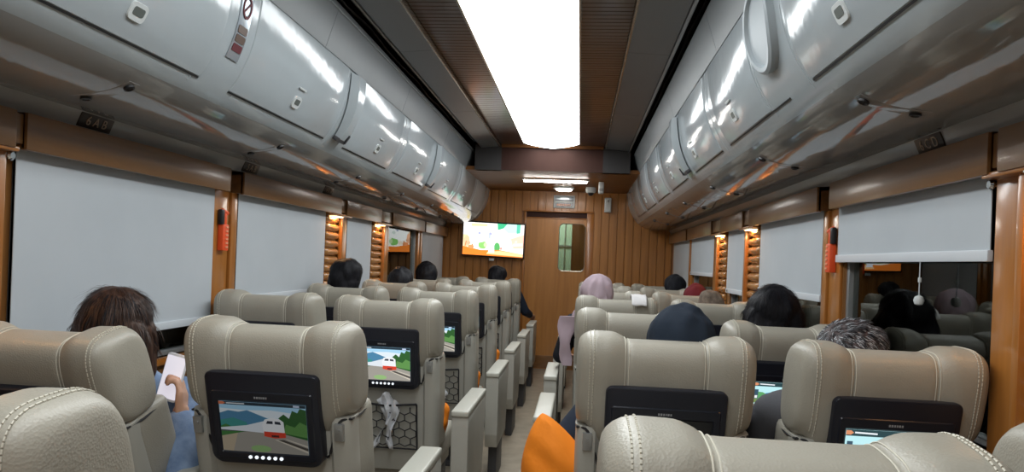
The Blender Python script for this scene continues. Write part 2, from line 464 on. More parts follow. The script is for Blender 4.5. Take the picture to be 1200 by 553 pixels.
def bin_patch(bm, s, y0, y1, t0, t1, off, thick=.012, mi=0, nt=14, ny=2, rim=.006):
    rows = []
    for j in range(nt + 1):
        t = t0 + (t1 - t0) * j / nt
        rows.append((t, off))
    up = [bp(t, off)[0] for t, _ in rows]; dn = [bp(t, off - thick)[0] for t, _ in rows]
    ys = [y0, y0 + rim, y0 + 2 * rim, (y0 + y1) / 2, y1 - 2 * rim, y1 - rim, y1]
    offs = [off - rim, off - rim * .15, off, off, off, off - rim * .15, off - rim]
    grid = []
    for yy, of in zip(ys, offs):
        grid.append([bm.verts.new((s * bp(t, of)[0].x, yy, bp(t, of)[0].y)) for t, _ in rows])
    for a, b in zip(grid, grid[1:]):
        for i in range(nt): bm.faces.new((a[i], a[i + 1], b[i + 1], b[i])).material_index = mi
    back = [[bm.verts.new((s * q.x, yy, q.y)) for q in dn] for yy in (y0, y1)]
    for i in range(nt):
        bm.faces.new((back[0][i], back[0][i + 1], back[1][i + 1], back[1][i])).material_index = mi
        bm.faces.new((grid[0][i], back[0][i], back[0][i + 1], grid[0][i + 1])).material_index = mi
        bm.faces.new((grid[-1][i], grid[-1][i + 1], back[1][i + 1], back[1][i])).material_index = mi
    for i in (0, nt):
        bm.faces.new([g[i] for g in grid] + [back[1][i], back[0][i]]).material_index = mi
TD = 5.15   # door bottom in profile parameter (z about 1.88)
def bin_frame(s, t, y, off):
    p, nrm = bp(t, off); N = Vector((s * nrm.x, 0, nrm.y)); U = Vector((0, 1, 0)); V = N.cross(U)
    if V.z < 0: V = -V
    return Matrix(((U.x, V.x, N.x, s * p.x), (U.y, V.y, N.y, y), (U.z, V.z, N.z, p.y), (0, 0, 0, 1)))
def mapped(bm, start, mtx):
    bm.verts.ensure_lookup_table()
    for v in bm.verts[start:]: v.co = mtx @ v.co
# xy-plate helper in frame coords (u,v,n)
def fplate(bm, prof, n0, n1, mtx, mi=0, bev=.002):
    rs = [[(u, v, n0) for u, v in prof], [(u, v, n1 - bev) for u, v in prof], [(u * (1 - bev * 12), v * (1 - bev * 12), n1) for u, v in prof]]
    rings(bm, [[mtx @ Vector(p) for p in r] for r in rs], mi=mi)

def luggage(side, doors, latches, brackets):
    s = -1 if side == 'left' else 1
    t = thing('luggage_bin', 'long glossy white overhead luggage bin along the %s wall' % side, 'luggage bin', (s * 1.1, 3.3, 1.76))
    inv = Matrix.Translation((-s * 1.1, -3.3, -1.76))
    def add(name, bm, ms, parent=t, **k):
        me = to_mesh(name, bm, ms, **k)
        me.transform(inv); return obj(name, me, parent)
    bm = bmesh.new(); n = 60
    prof = [crom(BP, i * 10 / n) for i in range(n + 1)]
    for (a, b, mi) in ((0, int(TD * 6) + 6, 0), (int(TD * 6) + 6, n, 1)):
        pr = [(s * q.x, q.y) for q in prof[a:b + 1]]
        prism_y(bm, pr, YB, D, mi, closed=False)
    prism_y(bm, [(s * 1.385, 1.768), (s * 1.419, 1.768), (s * 1.419, 2.262), (s * .842, 2.262)], YB, D, 0, closed=False)
    f = [bm.verts.new((s * q.x, D - .001, q.y)) for q in prof] + [bm.verts.new((s * 1.419, D - .001, 1.768)), bm.verts.new((s * 1.419, D - .001, 2.262))]
    bm.faces.new(f)
    bmesh.ops.remove_doubles(bm, verts=bm.verts[:], dist=.0005)
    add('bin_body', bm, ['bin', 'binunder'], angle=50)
    bm = bmesh.new()
    prism_y(bm, [(s * 1.372, 1.77), (s * 1.38, 1.762), (s * 1.402, 1.712), (s * 1.419, 1.708), (s * 1.419, 1.775)], YB, D)
    add('cove_strip', bm, 'cove', angle=25)
    # ring joints
    for (a, b) in doors:
        bm = bmesh.new(); bin_patch(bm, s, a, b, .5, TD - .1, .0035, rim=.0025)
        d = add('bin_door', bm, 'bin', angle=50)
        bm = bmesh.new(); bin_patch(bm, s, a, b, TD - .05, TD + .03, .0025, .006, rim=.001, nt=2)
        o2 = add('door_gap', bm, 'dark', d)
        for ly in latches:
            if a < ly < b:
                bm = bmesh.new(); mt = bin_frame(s, TD - 1.05, ly, .0035)
                fplate(bm, rrect(.07, .052, .015), -.004, .005, mt)
                fplate(bm, [(u, v + .002) for u, v in rrect(.046, .024, .007)], .004, .0062, mt, 1, .001)
                fplate(bm, [(u, v + .062) for u, v in rrect(.07, .008, .003)], -.002, .003, mt, 2, .0005)
                add('latch', bm, ['white', 'latchhole', 'white'], d)
    for y0 in brackets:
        bm = bmesh.new()
        rs = []
        for j in range(13):
            tt = 1.0 + (TD - 1.5) * j / 12; wdt = .105 - .05 * j / 12
            p, nn = bp(tt, .006); p2, _ = bp(tt, .03 + .012 * math.sin(j / 12 * math.pi))
            rs.append([(s * p.x, y0 - wdt, p.y), (s * p2.x, y0 - wdt * .55, p2.y), (s * p2.x, y0 + wdt * .55, p2.y), (s * p.x, y0 + wdt, p.y)])
        rings(bm, rs)
        b = add('joint_cover', bm, 'bin', angle=30)
        bm = bmesh.new(); mt = bin_frame(s, TD - .42, y0, .02)
        fplate(bm, rrect(.13, .022, .006), -.015, .008, mt); fplate(bm, [(u + .05, v + .02) for u, v in rrect(.012, .05, .004)], 0, .016, mt)
        add('clip', bm, 'base', b)
    return t, add
DL = [(-1.5, -.55), (-.35, .6), (.9, 2.26), (2.46, 3.42), (3.7, 4.55), (4.72, 5.6), (5.85, 6.7), (6.9, 7.75), (7.9, 8.7)]
DR = [(-1.5, -.55), (-.3, .7), (1.0, 2.17), (2.62, 3.33), (3.5, 4.3), (4.6, 5.35), (5.55, 6.3), (6.5, 7.3), (7.5, 8.4)]
tl, addl = luggage('left', DL, [0, 1.85, 2.95, 4.18, 5.2, 6.3, 7.3], [3.56, 5.72])
tr, addr = luggage('right', DR, [0, 1.81, 3.03, 4.05, 5.05, 6.0, 7.0], [4.45])
# sticker strip on the left bin between two doors
bm = bmesh.new(); bin_patch(bm, -1, 2.325, 2.405, .9, 3.9, .004, .003, rim=.001)
st = addl('warning_sticker', bm, 'sticker')
bm = bmesh.new()
mt = bin_frame(-1, 1.85, 2.365, .0045)
ring = [[(q * math.cos(a), 1.3 * q * math.sin(a), h) for a in [2 * math.pi * i / 28 for i in range(28)]] for q, h in ((.030, .0), (.030, .002), (.023, .002), (.023, 0))]
rings(bm, [[mt @ Vector(p) for p in r] for r in ring], cap=False)
fplate(bm, [(u * .7 - v * .7, u * .7 + v * .7) for u, v in rrect(.055, .006, .002)], 0, .002, mt, 0, .0005)
for k, tt in enumerate((2.75, 3.1, 3.45)):
    mt = bin_frame(-1, tt, 2.365, .0045); fplate(bm, rrect(.062, .026, .006), 0, .0015, mt, 1 if k < 2 else 2, .0005)
addl('sticker_print', bm, ['maroon', 'brownlabel', 'maroon'], st)
# round hatch on the right bin
bm = bmesh.new()
rs = []
for q, h in ((.15, .0), (.148, .022), (.138, .028), (.126, .026), (.122, .014), (.06, .013), (.004, .013)):
    r_ = []
    for i in range(48):
        a = 2 * math.pi * i / 48
        y = 2.4 + q * math.cos(a); tt = 2.25 + q * math.sin(a) / .0885
        p, _ = bp(tt, h); r_.append((p.x, y, p.y))
    rs.append(r_)
rings(bm, rs); addr('round_hatch', bm, 'hatch', angle=35)
bm = bmesh.new(); bin_patch(bm, 1, 2.4, 2.62, TD - .05, TD + .03, .0025, .006, rim=.001, nt=2)
addr('door_gap', bm, 'dark')
for s, add, ys in ((-1, addl, (2.22, 2.5, 3.46, 3.62, 4.62, 4.66, 5.66, 6.8, 7.82)), (1, addr, (2.2, 2.6, 3.42, 4.55, 5.45, 6.4, 7.4))):
    for y in ys:
        bm = bmesh.new(); bin_patch(bm, s, y - .0025, y + .0025, .3, TD + .3, .0018, .003, rim=.0008)
        add('joint_strip', bm, 'bin')
# reading light panels under the bins
for s, add in ((-1, addl), (1, addr)):
    for y in (.95, 2.05, 3.15, 4.3, 5.4, 6.5, 7.6):
        bm = bmesh.new(); z = 1.757
        tt0, tt1 = 6.5, 8.6
        bin_patch(bm, s, y - .026, y + .026, 6.6, 8.5, .0012, .003, rim=.0008)
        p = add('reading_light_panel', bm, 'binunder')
        for tt in (6.85, 8.2):
            bm = bmesh.new(); mt = bin_frame(s, tt, y, .005)
            ring = [[(q * math.cos(a), q * math.sin(a), h) for a in [2 * math.pi * i / 14 for i in range(14)]] for q, h in ((.016, -.002), (.016, .005), (.012, .006), (.009, 0.002))]
            rings(bm, [[mt @ Vector(q) for q in r] for r in ring])
            add('light_nozzle', bm, 'black', p)

# vent panels above the bins, lip and dark slot
for s, side in ((-1, 'left'), (1, 'right')):
    bm = bmesh.new(); y = YB
    while y < D - .01:
        y2 = min(y + 1.37, D - .002)
        prism_y(bm, [(s * .838, 2.222), (s * .786, 2.385), (s * .788, 2.4), (s * .80, 2.4), (s * .856, 2.232)], y + .002, y2 - .002); y = y2
    trim(to_mesh('vent', bm, 'vent', True, 30))
    bm = bmesh.new(); box(bm, *sorted(((-.79, -.778) if s < 0 else (.728, .742))), YB, 8.9 if s < 0 else 7.0, 2.384 if s < 0 else 2.398, 2.41, 0, .003)
    trim(to_mesh('lip', bm, 'alu'))
    bm = bmesh.new(); tube(bm, [(s * .762, YB, 2.475), (s * .762, 7, 2.475)], .011, 10)
    tube(bm, [(s * .79, YB + i * .35, 2.45 + .012 * math.sin(i * 2.3)) for i in range(26)], .006, 6, 1)
    trim(to_mesh('conduit', bm, ['alu', 'black']))

# ------------------------------------------------------------------ pelmets, lamps, log columns
def pelmet(s, y0, y1, xi=1.35):
    bm = bmesh.new(); box(bm, *sorted((s * xi, s * 1.372)), y0, y1, 1.594, 1.706, 0, .004)
    box(bm, *sorted((s * 1.36, s * 1.419)), y0, y0 + .015, 1.6, 1.706); box(bm, *sorted((s * 1.36, s * 1.419)), y1 - .015, y1, 1.6, 1.706)
    box(bm, *sorted((s * 1.36, s * 1.419)), y0, y1, 1.69, 1.706)
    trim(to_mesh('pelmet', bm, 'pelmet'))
PL = [(.9, 1.98), (2.02, 3.29), (3.43, 4.9), (5.02, 5.92), (6.3, 7.62), (7.68, 8.98)]
PR = [(.9, 1.95), (1.995, 3.2), (3.36, 4.68), (4.86, 5.62), (6.0, 7.3), (7.4, 8.75)]
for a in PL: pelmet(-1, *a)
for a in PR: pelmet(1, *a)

def bridge(s, y0, y1):      # small lamp box over a log column
    bm = bmesh.new(); box(bm, *sorted((s * 1.362, s * 1.419)), y0, y1, 1.61, 1.7, 0, .003)
    trim(to_mesh('lampbox', bm, 'pelmet'))
gaps = {-1: [(1.98, 2.02), (4.9, 5.02), (5.92, 6.3)], 1: [(1.95, 1.995), (4.68, 4.86), (5.62, 6.0)]}
for s in gaps:
    for a, b in gaps[s]: bridge(s, a + .001, b - .001)

cols = {-1: [(1.62, 1.88, 2.0), (4.74, 4.98, 5.15), (5.83, 6.1, 6.3)], 1: [(1.62, 1.86, 2.03), (4.575, 4.83, 4.97), (5.6, 5.82, 6.06)]}
names = {(-1, 0): 'left of the nearest left blind', (-1, 1): 'right of the second left blind', (-1, 2): 'beside the dark left window',
         (1, 0): 'at the right image edge', (1, 1): 'behind the black-haired head on the right', (1, 2): 'beyond the narrow right blind'}
def logs(s, y0, y1, k):
    x = s * (W - .004)
    zs = ZS + .0; n = 13; h = (1.585 - zs) / n; bm = bmesh.new()
    for i in range(n):
        zc = zs + h * (i + .5); rs = []
        for yy, q in ((y0 + .002, .55), (y0 + .014, .95), (y0 + .03, 1), (y1 - .03, 1), (y1 - .014, .95), (y1 - .002, .55)):
            rs.append([(s * (W - .003) - s * .032 * q * math.sin(a), yy, zc - .49 * h * math.cos(a) * (q ** .3)) for a in [math.pi * j / 10 for j in range(11)]])
        rings(bm, rs)
    t = tag(obj('log_panel', to_mesh('log_panel', bm, 'log')), 'orange stacked half-log wood panel ' + names[(s, k)], 'wall panel', 'log panels between the windows')
    bm = bmesh.new()
    return t
for s in cols:
    for k, (a, b, c) in enumerate(cols[s]):
        logs(s, a, b, k)
        bm = bmesh.new(); x0, x1 = sorted((s * (W - .028), s * (W + .0)))
        box(bm, x0, x1, b + .004, c - .004, ZS, 1.61, 0, .005)
        box(bm, *sorted((s * (W - .05), s * (W - .003))), b + .004, b + .034, ZS, 1.59, 0, .005)
        box(bm, *sorted((s * (W - .065), s * (W - .003))), a, c, 1.585, 1.60, 0, .004)
        trim(to_mesh('post', bm, 'post'))
        yl = (a + b) / 2
        t = thing('wall_lamp', 'small warm lamp above the log panel ' + names[(s, k)], 'lamp', (s * 1.375, yl, 1.584), group='warm lamps above the log panels')
        bm = bmesh.new(); box(bm, -.03, .03, -.09, .09, -.006, 0, 0, .002); obj('lamp_plate', to_mesh('lp', bm, 'white'), t)
        bm = bmesh.new(); box(bm, -.022, .022, -.08, .08, -.011, -.006, 0, .002); obj('lamp_lens', to_mesh('ll', bm, 'warm'), t)
        Ld = bpy.data.lights.new('lamp_glow', 'AREA'); Ld.energy = 1.0; Ld.color = (1, .52, .2); Ld.size = .05
        lo = bpy.data.objects.new('lamp_glow', Ld); COL.objects.link(lo); lo.parent = t; lo.location = (0, 0, -.014)
# vertical trims on the hammer pillars
for s, a, b in ((-1, 3.235, 3.465), (1, 3.2, 3.405), (-1, 7.57, 7.73), (1, 7.3, 7.45)):
    bm = bmesh.new(); box(bm, *sorted((s * (W - .012), s * W)), a, b - .07, ZS, 1.6, 0, .003); box(bm, *sorted((s * (W - .022), s * W)), b - .06, b, ZS, 1.6, 0, .004)
    trim(to_mesh('pillar', bm, 'post'))
# baseboards (heater covers)
for s, side in ((-1, 'left'), (1, 'right')):
    bm = bmesh.new(); box(bm, *sorted((s * (W - .035), s * W)), YB, D, 0, .16, 0, .006)
    o = struct('baseboard_' + side, to_mesh('bb', bm, 'alu'))

# coat knobs
def knob(s, y, z, label):
    bm = bmesh.new()
    rings(bm, [[(-s * d, q * math.cos(a), q * math.sin(a)) for a in [2 * math.pi * i / 16 for i in range(16)]] for q, d in ((.016, 0), (.016, .004), (.006, .006), (.006, .018), (.013, .022), (.015, .028), (.010, .034))])
    o = obj('coat_knob', to_mesh('knob', bm, 'chrome')); o.location = (s * (W - .0), y, z); tag(o, label, 'coat hook')
knob(1, 2.052, 1.575, 'small chrome coat knob on the post at the right end of the half-open blind')
knob(-1, 2.012, 1.575, 'small chrome coat knob at the left edge beside the nearest blind')

# ------------------------------------------------------------------ blinds
def blind(s, y0, y1, zb, label, cord=False):
    t = thing('roller_blind', label, 'blind', (s * 1.4, (y0 + y1) / 2, zb), group='white roller blinds')
    h = (y1 - y0) / 2; zt = 1.64 - zb; bm = bmesh.new()
    ny, nz = 14, 10; g = []
    for f in (0, 1):
        g.append([[bm.verts.new((.0012 * (1 if f else -1) + .003 * math.sin(j * .9 + y0) * (1 - k / nz) * .6, -h + 2 * h * j / ny, .012 + (zt - .012) * k / nz)) for k in range(nz + 1)] for j in range(ny + 1)])
    for f in (0, 1):
        for j in range(ny):
            for k in range(nz): bm.faces.new((g[f][j][k], g[f][j + 1][k], g[f][j + 1][k + 1], g[f][j][k + 1]))
    for j in range(ny):
        for k in (0, nz): bm.faces.new((g[0][j][k], g[0][j + 1][k], g[1][j + 1][k], g[1][j][k]))
    for k in range(nz):
        for j in (0, ny): bm.faces.new((g[0][j][k], g[0][j][k + 1], g[1][j][k + 1], g[1][j][k]))
    obj('blind_fabric', to_mesh('bf', bm, 'blind'), t)
    bm = bmesh.new(); box(bm, -.008, .008, -h - .004, h + .004, -.016, .016, 0, .004)
    obj('bottom_bar', to_mesh('bbar', bm, 'blindbar'), t)
    if zb < 1.35:
        bm = bmesh.new(); box(bm, -s * .012 - .003, -s * .012 + .003, h - .075, h - .05, -.006, .006, 0, .001); obj('bar_clip', to_mesh('bc', bm, 'steel'), t)
    if cord:
        bm = bmesh.new(); tube(bm, [(-s * .004, -.19, -.016), (-s * .004, -.19, -.08), (-s * .003, -.188, -.13)], .0018, 6); obj('pull_cord', to_mesh('pc', bm, 'blindbar'), t)
        bm = bmesh.new(); rings(bm, [[(-s * .003 + q * math.cos(a), -.188 + q * math.sin(a), z) for a in [2 * math.pi * i / 14 for i in range(14)]] for q, z in ((.002, -.123), (.012, -.128), (.016, -.14), (.012, -.152), (.004, -.156))]); obj('cord_knob', to_mesh('ck', bm, 'white'), t)
        bm = bmesh.new(); box(bm, -s * .003 - .004, -s * .003 + .004, -.194, -.184, -.082, -.066, 0, .002); obj('cord_bead', to_mesh('cb', bm, 'white'), t)
blind(-1, 2.04, 3.235, .995, 'large white roller blind nearest the camera on the left, pulled down low')
blind(-1, 3.475, 4.72, 1.075, 'large white roller blind second along the left wall, left of the log panel')
blind(-1, 5.18, 5.8, 1.0, 'narrow white roller blind on the left wall between two log panels')
blind(-1, 7.74, 8.92, .98, 'farthest white roller blind on the left wall, near the television')
blind(1, 2.06, 3.215, 1.385, 'half-open white roller blind nearest the camera on the right with a pull cord', True)
blind(1, 3.41, 4.55, 1.205, 'white roller blind second along the right wall, pulled down behind the black-haired head')
blind(1, 4.99, 5.52, 1.165, 'narrow white roller blind on the right wall between two log panels')
blind(1, 6.09, 7.29, 1.27, 'white roller blind fourth along the right wall, dark glass showing below it')
blind(1, 7.46, 8.65, .98, 'farthest white roller blind on the right wall, next to the front partition')

# ------------------------------------------------------------------ hammers
def hammer(s, y, z, label):
    t = thing('emergency_hammer', label, 'emergency hammer', (s * (W - .0125), y, z))
    bm = bmesh.new(); q = -s
    box(bm, *sorted((0, q * .028)), -.028, .028, -.095, .03, 0, .005)
    for k in range(6): box(bm, *sorted((q * .027, q * .031)), -.004, .02, -.082 + k * .019, -.074 + k * .019, 1, .001)
    obj('holder', to_mesh('hh', bm, ['red', 'redlight']), t)
    bm = bmesh.new(); box(bm, *sorted((q * .006, q * .022)), -.004, .018, .02, .09, 0, .004)
    tube(bm, [(q * .014, -.035, .085), (q * .014, -.02, .095), (q * .014, .03, .085)], .011, 10)
    obj('hammer_handle', to_mesh('hm', bm, 'red'), t)
    bm = bmesh.new(); box(bm, *sorted((q * .004, q * .026)), -.042, -.012, .028, .1, 0, .006)
    obj('hammer_head', to_mesh('hd', bm, 'black'), t)
hammer(-1, 3.32, 1.41, 'orange-red emergency hammer in its holder on the left pillar between blinds')
hammer(1, 3.28, 1.42, 'orange-red emergency hammer in its holder on the right pillar between blinds')

# ------------------------------------------------------------------ number plates
def numplate(s, y, txt, label):
    t = thing('number_plate', label, 'sign', (s * 1.388, y, 1.742), group=None)
    bm = bmesh.new(); box(bm, -.004, .003, -.085, .085, -.026, .026, 0, .003)
    a = math.atan2(.022, .05)
    rot = Matrix.Rotation(-s * a, 4, 'Y')
    me = to_mesh('np', bm, 'plate'); me.transform(rot); obj('plate', me, t)
    bm = bmesh.new()
    # text faces the aisle
    base = Matrix(((0, 0, -s, -s * .0045), (s * -1, 0, 0, 0), (0, 1, 0, 0), (0, 0, 0, 1)))
    text_bm(bm, txt, .046, rot @ base)
    me = to_mesh('nt', bm, 'bronze', False); obj('numerals', me, t)
numplate(-1, 2.375, '6 A B', 'small dark seat number plate nearest on the left cove, above the first blind')
numplate(-1, 3.57, '5 A B', 'small dark seat number plate on the left cove above the second blind')
numplate(-1, 4.72, '4 A B', 'small dark seat number plate on the left cove near the first log panel')
numplate(1, 2.395, '6 C D', 'small dark seat number plate on the right cove above the half-open blind')

# ------------------------------------------------------------------ TV and partition fittings
def picture(name, polys, w, h, es, y=0, step=.0004):
    """flat emissive picture; polys: (rgb, [(u,v)...]) with u,v in 0..1"""
    bm = bmesh.new(); ms = []
    for k, (c, pts) in enumerate(polys):
        key = 'em_%s_%d' % (name, k)
        M[key] = mat(key, (.0, .0, .0), .25, emit=c, es=es); ms.append(key)
        vs = [bm.verts.new(((u - .5) * w, y - k * step, (v - .5) * h)) for u, v in pts]
        bm.faces.new(vs).material_index = k
    me = bpy.data.meshes.new(name); bmesh.ops.recalc_face_normals(bm, faces=bm.faces[:]); bm.to_mesh(me); bm.free()
    for k in ms: me.materials.append(M[k])
    return me
def ell(cx, cy, rx, ry, n=14, a0=0, a1=360): return [(cx + rx * math.cos(R(a0 + (a1 - a0) * i / n)), cy + ry * math.sin(R(a0 + (a1 - a0) * i / n))) for i in range(n + (0 if a1 - a0 >= 360 else 1))]
TVP = [((.95, .92, .86), [(0, 0), (1, 0), (1, 1), (0, 1)]),
       ((.95, .62, .35), [(0, .62), (.08, .62), (.09, .25), (0, .2)]),
       ((.95, .78, .35), [(.13, .88), (.4, .9), (.4, .97), (.13, .97)]),
       ((.05, .45, .22), [(.56, 1), (.72, 1), (.66, .86), (.57, .8)]), ((.5, .85, .7), [(.66, .86), (.72, 1), (.95, 1), (.93, .75), (.74, .72)]),
       ((.1, .5, .35), [(.88, 1), (.94, 1), (.94, .74), (.88, .72)]),
       ((.25, .55, .15), ell(.33, .32, .07, .13)), ((.1, .4, .12), ell(.57, .27, .05, .15)),
       ((1, .55, .42), [(.78, .55), (1, .7), (1, .28), (.82, .26)]), ((1, .85, .78), [(.6, .7), (.72, .72), (.8, .5), (.84, .25), (.64, .25)]),
       ((.85, .22, .03), [(0, 0), (1, 0), (1, .1), (.62, .19), (.3, .16), (0, .26)]), ((1, .6, .3), [(.4, .05), (1, .02), (1, .1), (.62, .17), (.42, .12)]),
       ((.95, .5, .3), ell(.07, .42, .06, .16)), ((.85, .3, .12), ell(.14, .25, .05, .06)), ((.9, .75, .6), ell(.22, .27, .04, .06)),
       ((.45, .5, .75), ell(.28, .62, .035, .12)), ((.5, .55, .75), ell(.45, .62, .035, .11)),
       ((.85, .88, 1), [(.43, .1), (.53, .1), (.52, .52), (.45, .55)]), ((1, 1, 1), [(.1, .6), (.25, .8), (.42, .75), (.4, .45), (.2, .35), (.12, .4)]),
       ((.93, .7, .62), [(.82, .32), (.99, .36), (.99, .44), (.84, .42)]),
       ((.35, .38, .6), ell(.27, .68, .02, .04)), ((.38, .4, .62), ell(.455, .68, .02, .04)), ((.7, .8, .75), ell(.33, .6, .03, .05)), ((.75, .4, .25), ell(.1, .36, .03, .05)),
       ((.6, .25, .1), [(.03, .26), (.05, .26), (.07, .42), (.05, .42)]), ((.6, .25, .1), [(.16, .2), (.18, .2), (.17, .34), (.15, .34)]), ((.55, .7, .4), ell(.38, .33, .03, .07)),
       ((1, .9, .75), [(.2, .2), (.34, .17), (.36, .2), (.22, .23)]), ((.8, .3, .25), ell(.64, .24, .02, .04)), ((.85, .6, .55), [(.86, .4), (.9, .41), (.9, .52), (.86, .5)]), ((1, .75, .65), ell(.74, .42, .03, .08)), ((.9, .95, 1), ell(.49, .6, .03, .05))]
t = thing('television', 'wall television showing a bright orange and white picture beside the door', 'television', (-.765, D - .11, 1.575), 0)
t.rotation_euler = (R(4), R(1.5), R(-3))
bm = bmesh.new(); plate(bm, rrect(.785, .435, .008), -.02, .02, 0, .003); obj('tv_case', to_mesh('tvc', bm, 'black'), t)
obj('tv_picture', picture('tvpic', TVP, .755, .4, 1.7, -.0215), t)
bm = bmesh.new(); box(bm, -.08, .08, .02, .105, -.1, .1, 0, .004); box(bm, -.04, .02, -.012, .006, -.262, -.232, 1, .003); obj('tv_bracket', to_mesh('tvb', bm, ['black', 'white']), t)

t = thing('information_sign', 'pale rectangular information display on planks above the door', 'sign', (.085, D, 2.085))
bm = bmesh.new(); box(bm, -.13, .13, -.03, 0, -.085, .07, 0, .006); obj('sign_case', to_mesh('isc', bm, 'white'), t)
bm = bmesh.new(); box(bm, -.105, .105, -.034, -.028, -.07, -.025, 0, .002); obj('display', to_mesh('isd', bm, 'screenoff', False), t)
bm = bmesh.new()
for k in range(9): box(bm, -.085 + k * .019, -.073 + k * .019, -.036, -.033, -.06, -.036, 0)
obj('display_characters', to_mesh('isx', bm, 'redlight', False), t)
bm = bmesh.new(); box(bm, -.115, .115, -.034, -.028, .0, .055, 0, .003); obj('sign_plate', to_mesh('isp', bm, 'sticker'), t)

def cyl(bm, c, r, h, axis='Z', n=20, mi=0):
    p0 = Vector(c); ax = {'X': Vector((1, 0, 0)), 'Y': Vector((0, 1, 0)), 'Z': Vector((0, 0, 1))}[axis]
    tube(bm, [p0 - ax * h / 2, p0 + ax * h / 2], r, n, mi)
t = thing('wall_speaker', 'white upright speaker box on the planks right of the door, below the ceiling', 'speaker', (.62, D, 2.05))
bm = bmesh.new(); box(bm, -.042, .042, -.07, 0, -.09, .09, 0, .015, 3); obj('speaker_case', to_mesh('ws', bm, 'white'), t)
bm = bmesh.new(); box(bm, -.015, .015, -.073, -.069, .035, .065, 0, .003); obj('sensor_window', to_mesh('wsw', bm, 'steel'), t)
t = thing('security_camera', 'small white dome camera under the lowered ceiling left of the white speaker', 'camera', (.4, 8.4, 2.2))
bm = bmesh.new(); rings(bm, [[(q * math.cos(a), q * math.sin(a), z) for a in [2 * math.pi * i / 24 for i in range(24)]] for q, z in ((.055, 0), (.06, -.02), (.058, -.045), (.05, -.06))]); obj('camera_base', to_mesh('scb', bm, 'white'), t)
bm = bmesh.new(); sphere(bm, (0, -.01, -.062), .035, 3); obj('camera_dome', to_mesh('scd', bm, 'black'), t)
t = thing('smoke_alarm', 'white box unit hanging at the right end of the bulkhead', 'alarm', (.5, 7.7, 2.19))
bm = bmesh.new(); box(bm, -.028, .028, -.03, .03, -.125, 0, 0, .012, 3); obj('alarm_case', to_mesh('sa', bm, 'white'), t)
bm = bmesh.new(); box(bm, -.02, .02, -.033, -.028, -.1, -.07, 0, .003); obj('alarm_grille', to_mesh('sag', bm, 'steel'), t)

# ------------------------------------------------------------------ seats
TILT = math.tan(R(12)); SAD = 1.117
def lean(me):
    for v in me.vertices: v.co.y += (1.13 - v.co.z) * TILT
    return me
def htop(x):
    a = abs(x); return SAD + .019 * smoothstep(.09, .15, a) - .004 * math.exp(-((a - .106) / .006) ** 2)
def hbot(x):
    a = abs(x); return .80 + .066 * smoothstep(.165, .215, a)
def hsec(x, n=44, dy=0):
    """closed y-z ring of the headrest at lateral x"""
    a = abs(x); HW = .239
    e = max(0, (a - (HW - .05)) / .05); ins = .039 * (1 - math.sqrt(max(0, 1 - e * e)))
    zt = htop(x) - ins * .95; zb = hbot(x) + ins * .5
    y0 = .010 - .012 * smoothstep(.1, .17, a) + ins * 1.0 + .003 * math.exp(-((a - .106) / .006) ** 2); y1 = .215 - .02 * (1 - smoothstep(.08, .18, a)) - ins * .8
    cy, cz, ry, rz = (y0 + y1) / 2, (zt + zb) / 2, (y1 - y0) / 2, (zt - zb) / 2
    out = []
    for i in range(n):
        t = 2 * math.pi * i / n; c, s_ = math.cos(t), math.sin(t); p = 2 / 3.3
        yy = cy + ry * math.copysign(abs(c) ** p, c); zz = cz + rz * math.copysign(abs(s_) ** p, s_)
        out.append((x, yy + dy, zz))
    return out
def headrest_mesh():
    bm = bmesh.new(); xs = []
    k = 56
    for i in range(k + 1):
        u = -1 + 2 * i / k; xs.append(.239 * (u if abs(u) < .8 else math.copysign(.8 + .2 * math.sin((abs(u) - .8) / .2 * math.pi / 2), u)))
    xs = sorted(xs + [s * (.106 + d) for s in (-1, 1) for d in (-.005, 0, .005)])
    rs = [hsec(x) for x in xs]
    def shrink(r, q, dx):
        cy = sum(p[1] for p in r) / len(r); cz = sum(p[2] for p in r) / len(r)
        return [(p[0] + dx, cy + (p[1] - cy) * q, cz + (p[2] - cz) * q) for p in r]
    left = [shrink(rs[0], q, dx) for q, dx in ((.3, -.004), (.65, -.003), (.9, -.0015))]; right = [shrink(rs[-1], q, dx) for q, dx in ((.9, .0015), (.65, .003), (.3, .004))]
    rings(bm, left + rs + right)
    return lean(to_mesh('headrest', bm, 'leather', angle=70))
def offset_ring(x, d, lo=-.25, hi=.75):
    r = hsec(x, 72); n = len(r); cy = sum(p[1] for p in r) / n; cz = sum(p[2] for p in r) / n; out = []
    for i, p in enumerate(r):
        a, b = Vector(r[i - 1]), Vector(r[(i + 1) % n]); t = (b - a).normalized(); nn = Vector((0, t.z, -t.y))
        if nn.dot(Vector((0, p[1] - cy, p[2] - cz))) < 0: nn = -nn
        out.append(Vector(p) + nn * d)
    return out
def stitches_mesh(side):
    bm = bmesh.new()
    for s in (side,):
        for x, w in ((.101, .0013), (.111, .0013), (.196, .0015), (.206, .0015)):
            r = offset_ring(s * x, .0006)
            # from the lower rear up over the crown to the front
            idx = [i % 72 for i in range(12, 46)]
            pts = [r[i] for i in idx]
            dense = []
            for a, b in zip(pts, pts[1:]):
                m = max(1, int((b - a).length / .0075))
                for j in range(m): dense.append(a.lerp(b, j / m))
            if x > .15: # separate stitches along the edge seam
                for a, b in zip(dense[::1], dense[1::1]): tube(bm, [a, a.lerp(b, .72)], w, 5)
            else: tube(bm, dense, w, 5)
    return lean(to_mesh('stitching', bm, 'thread'))
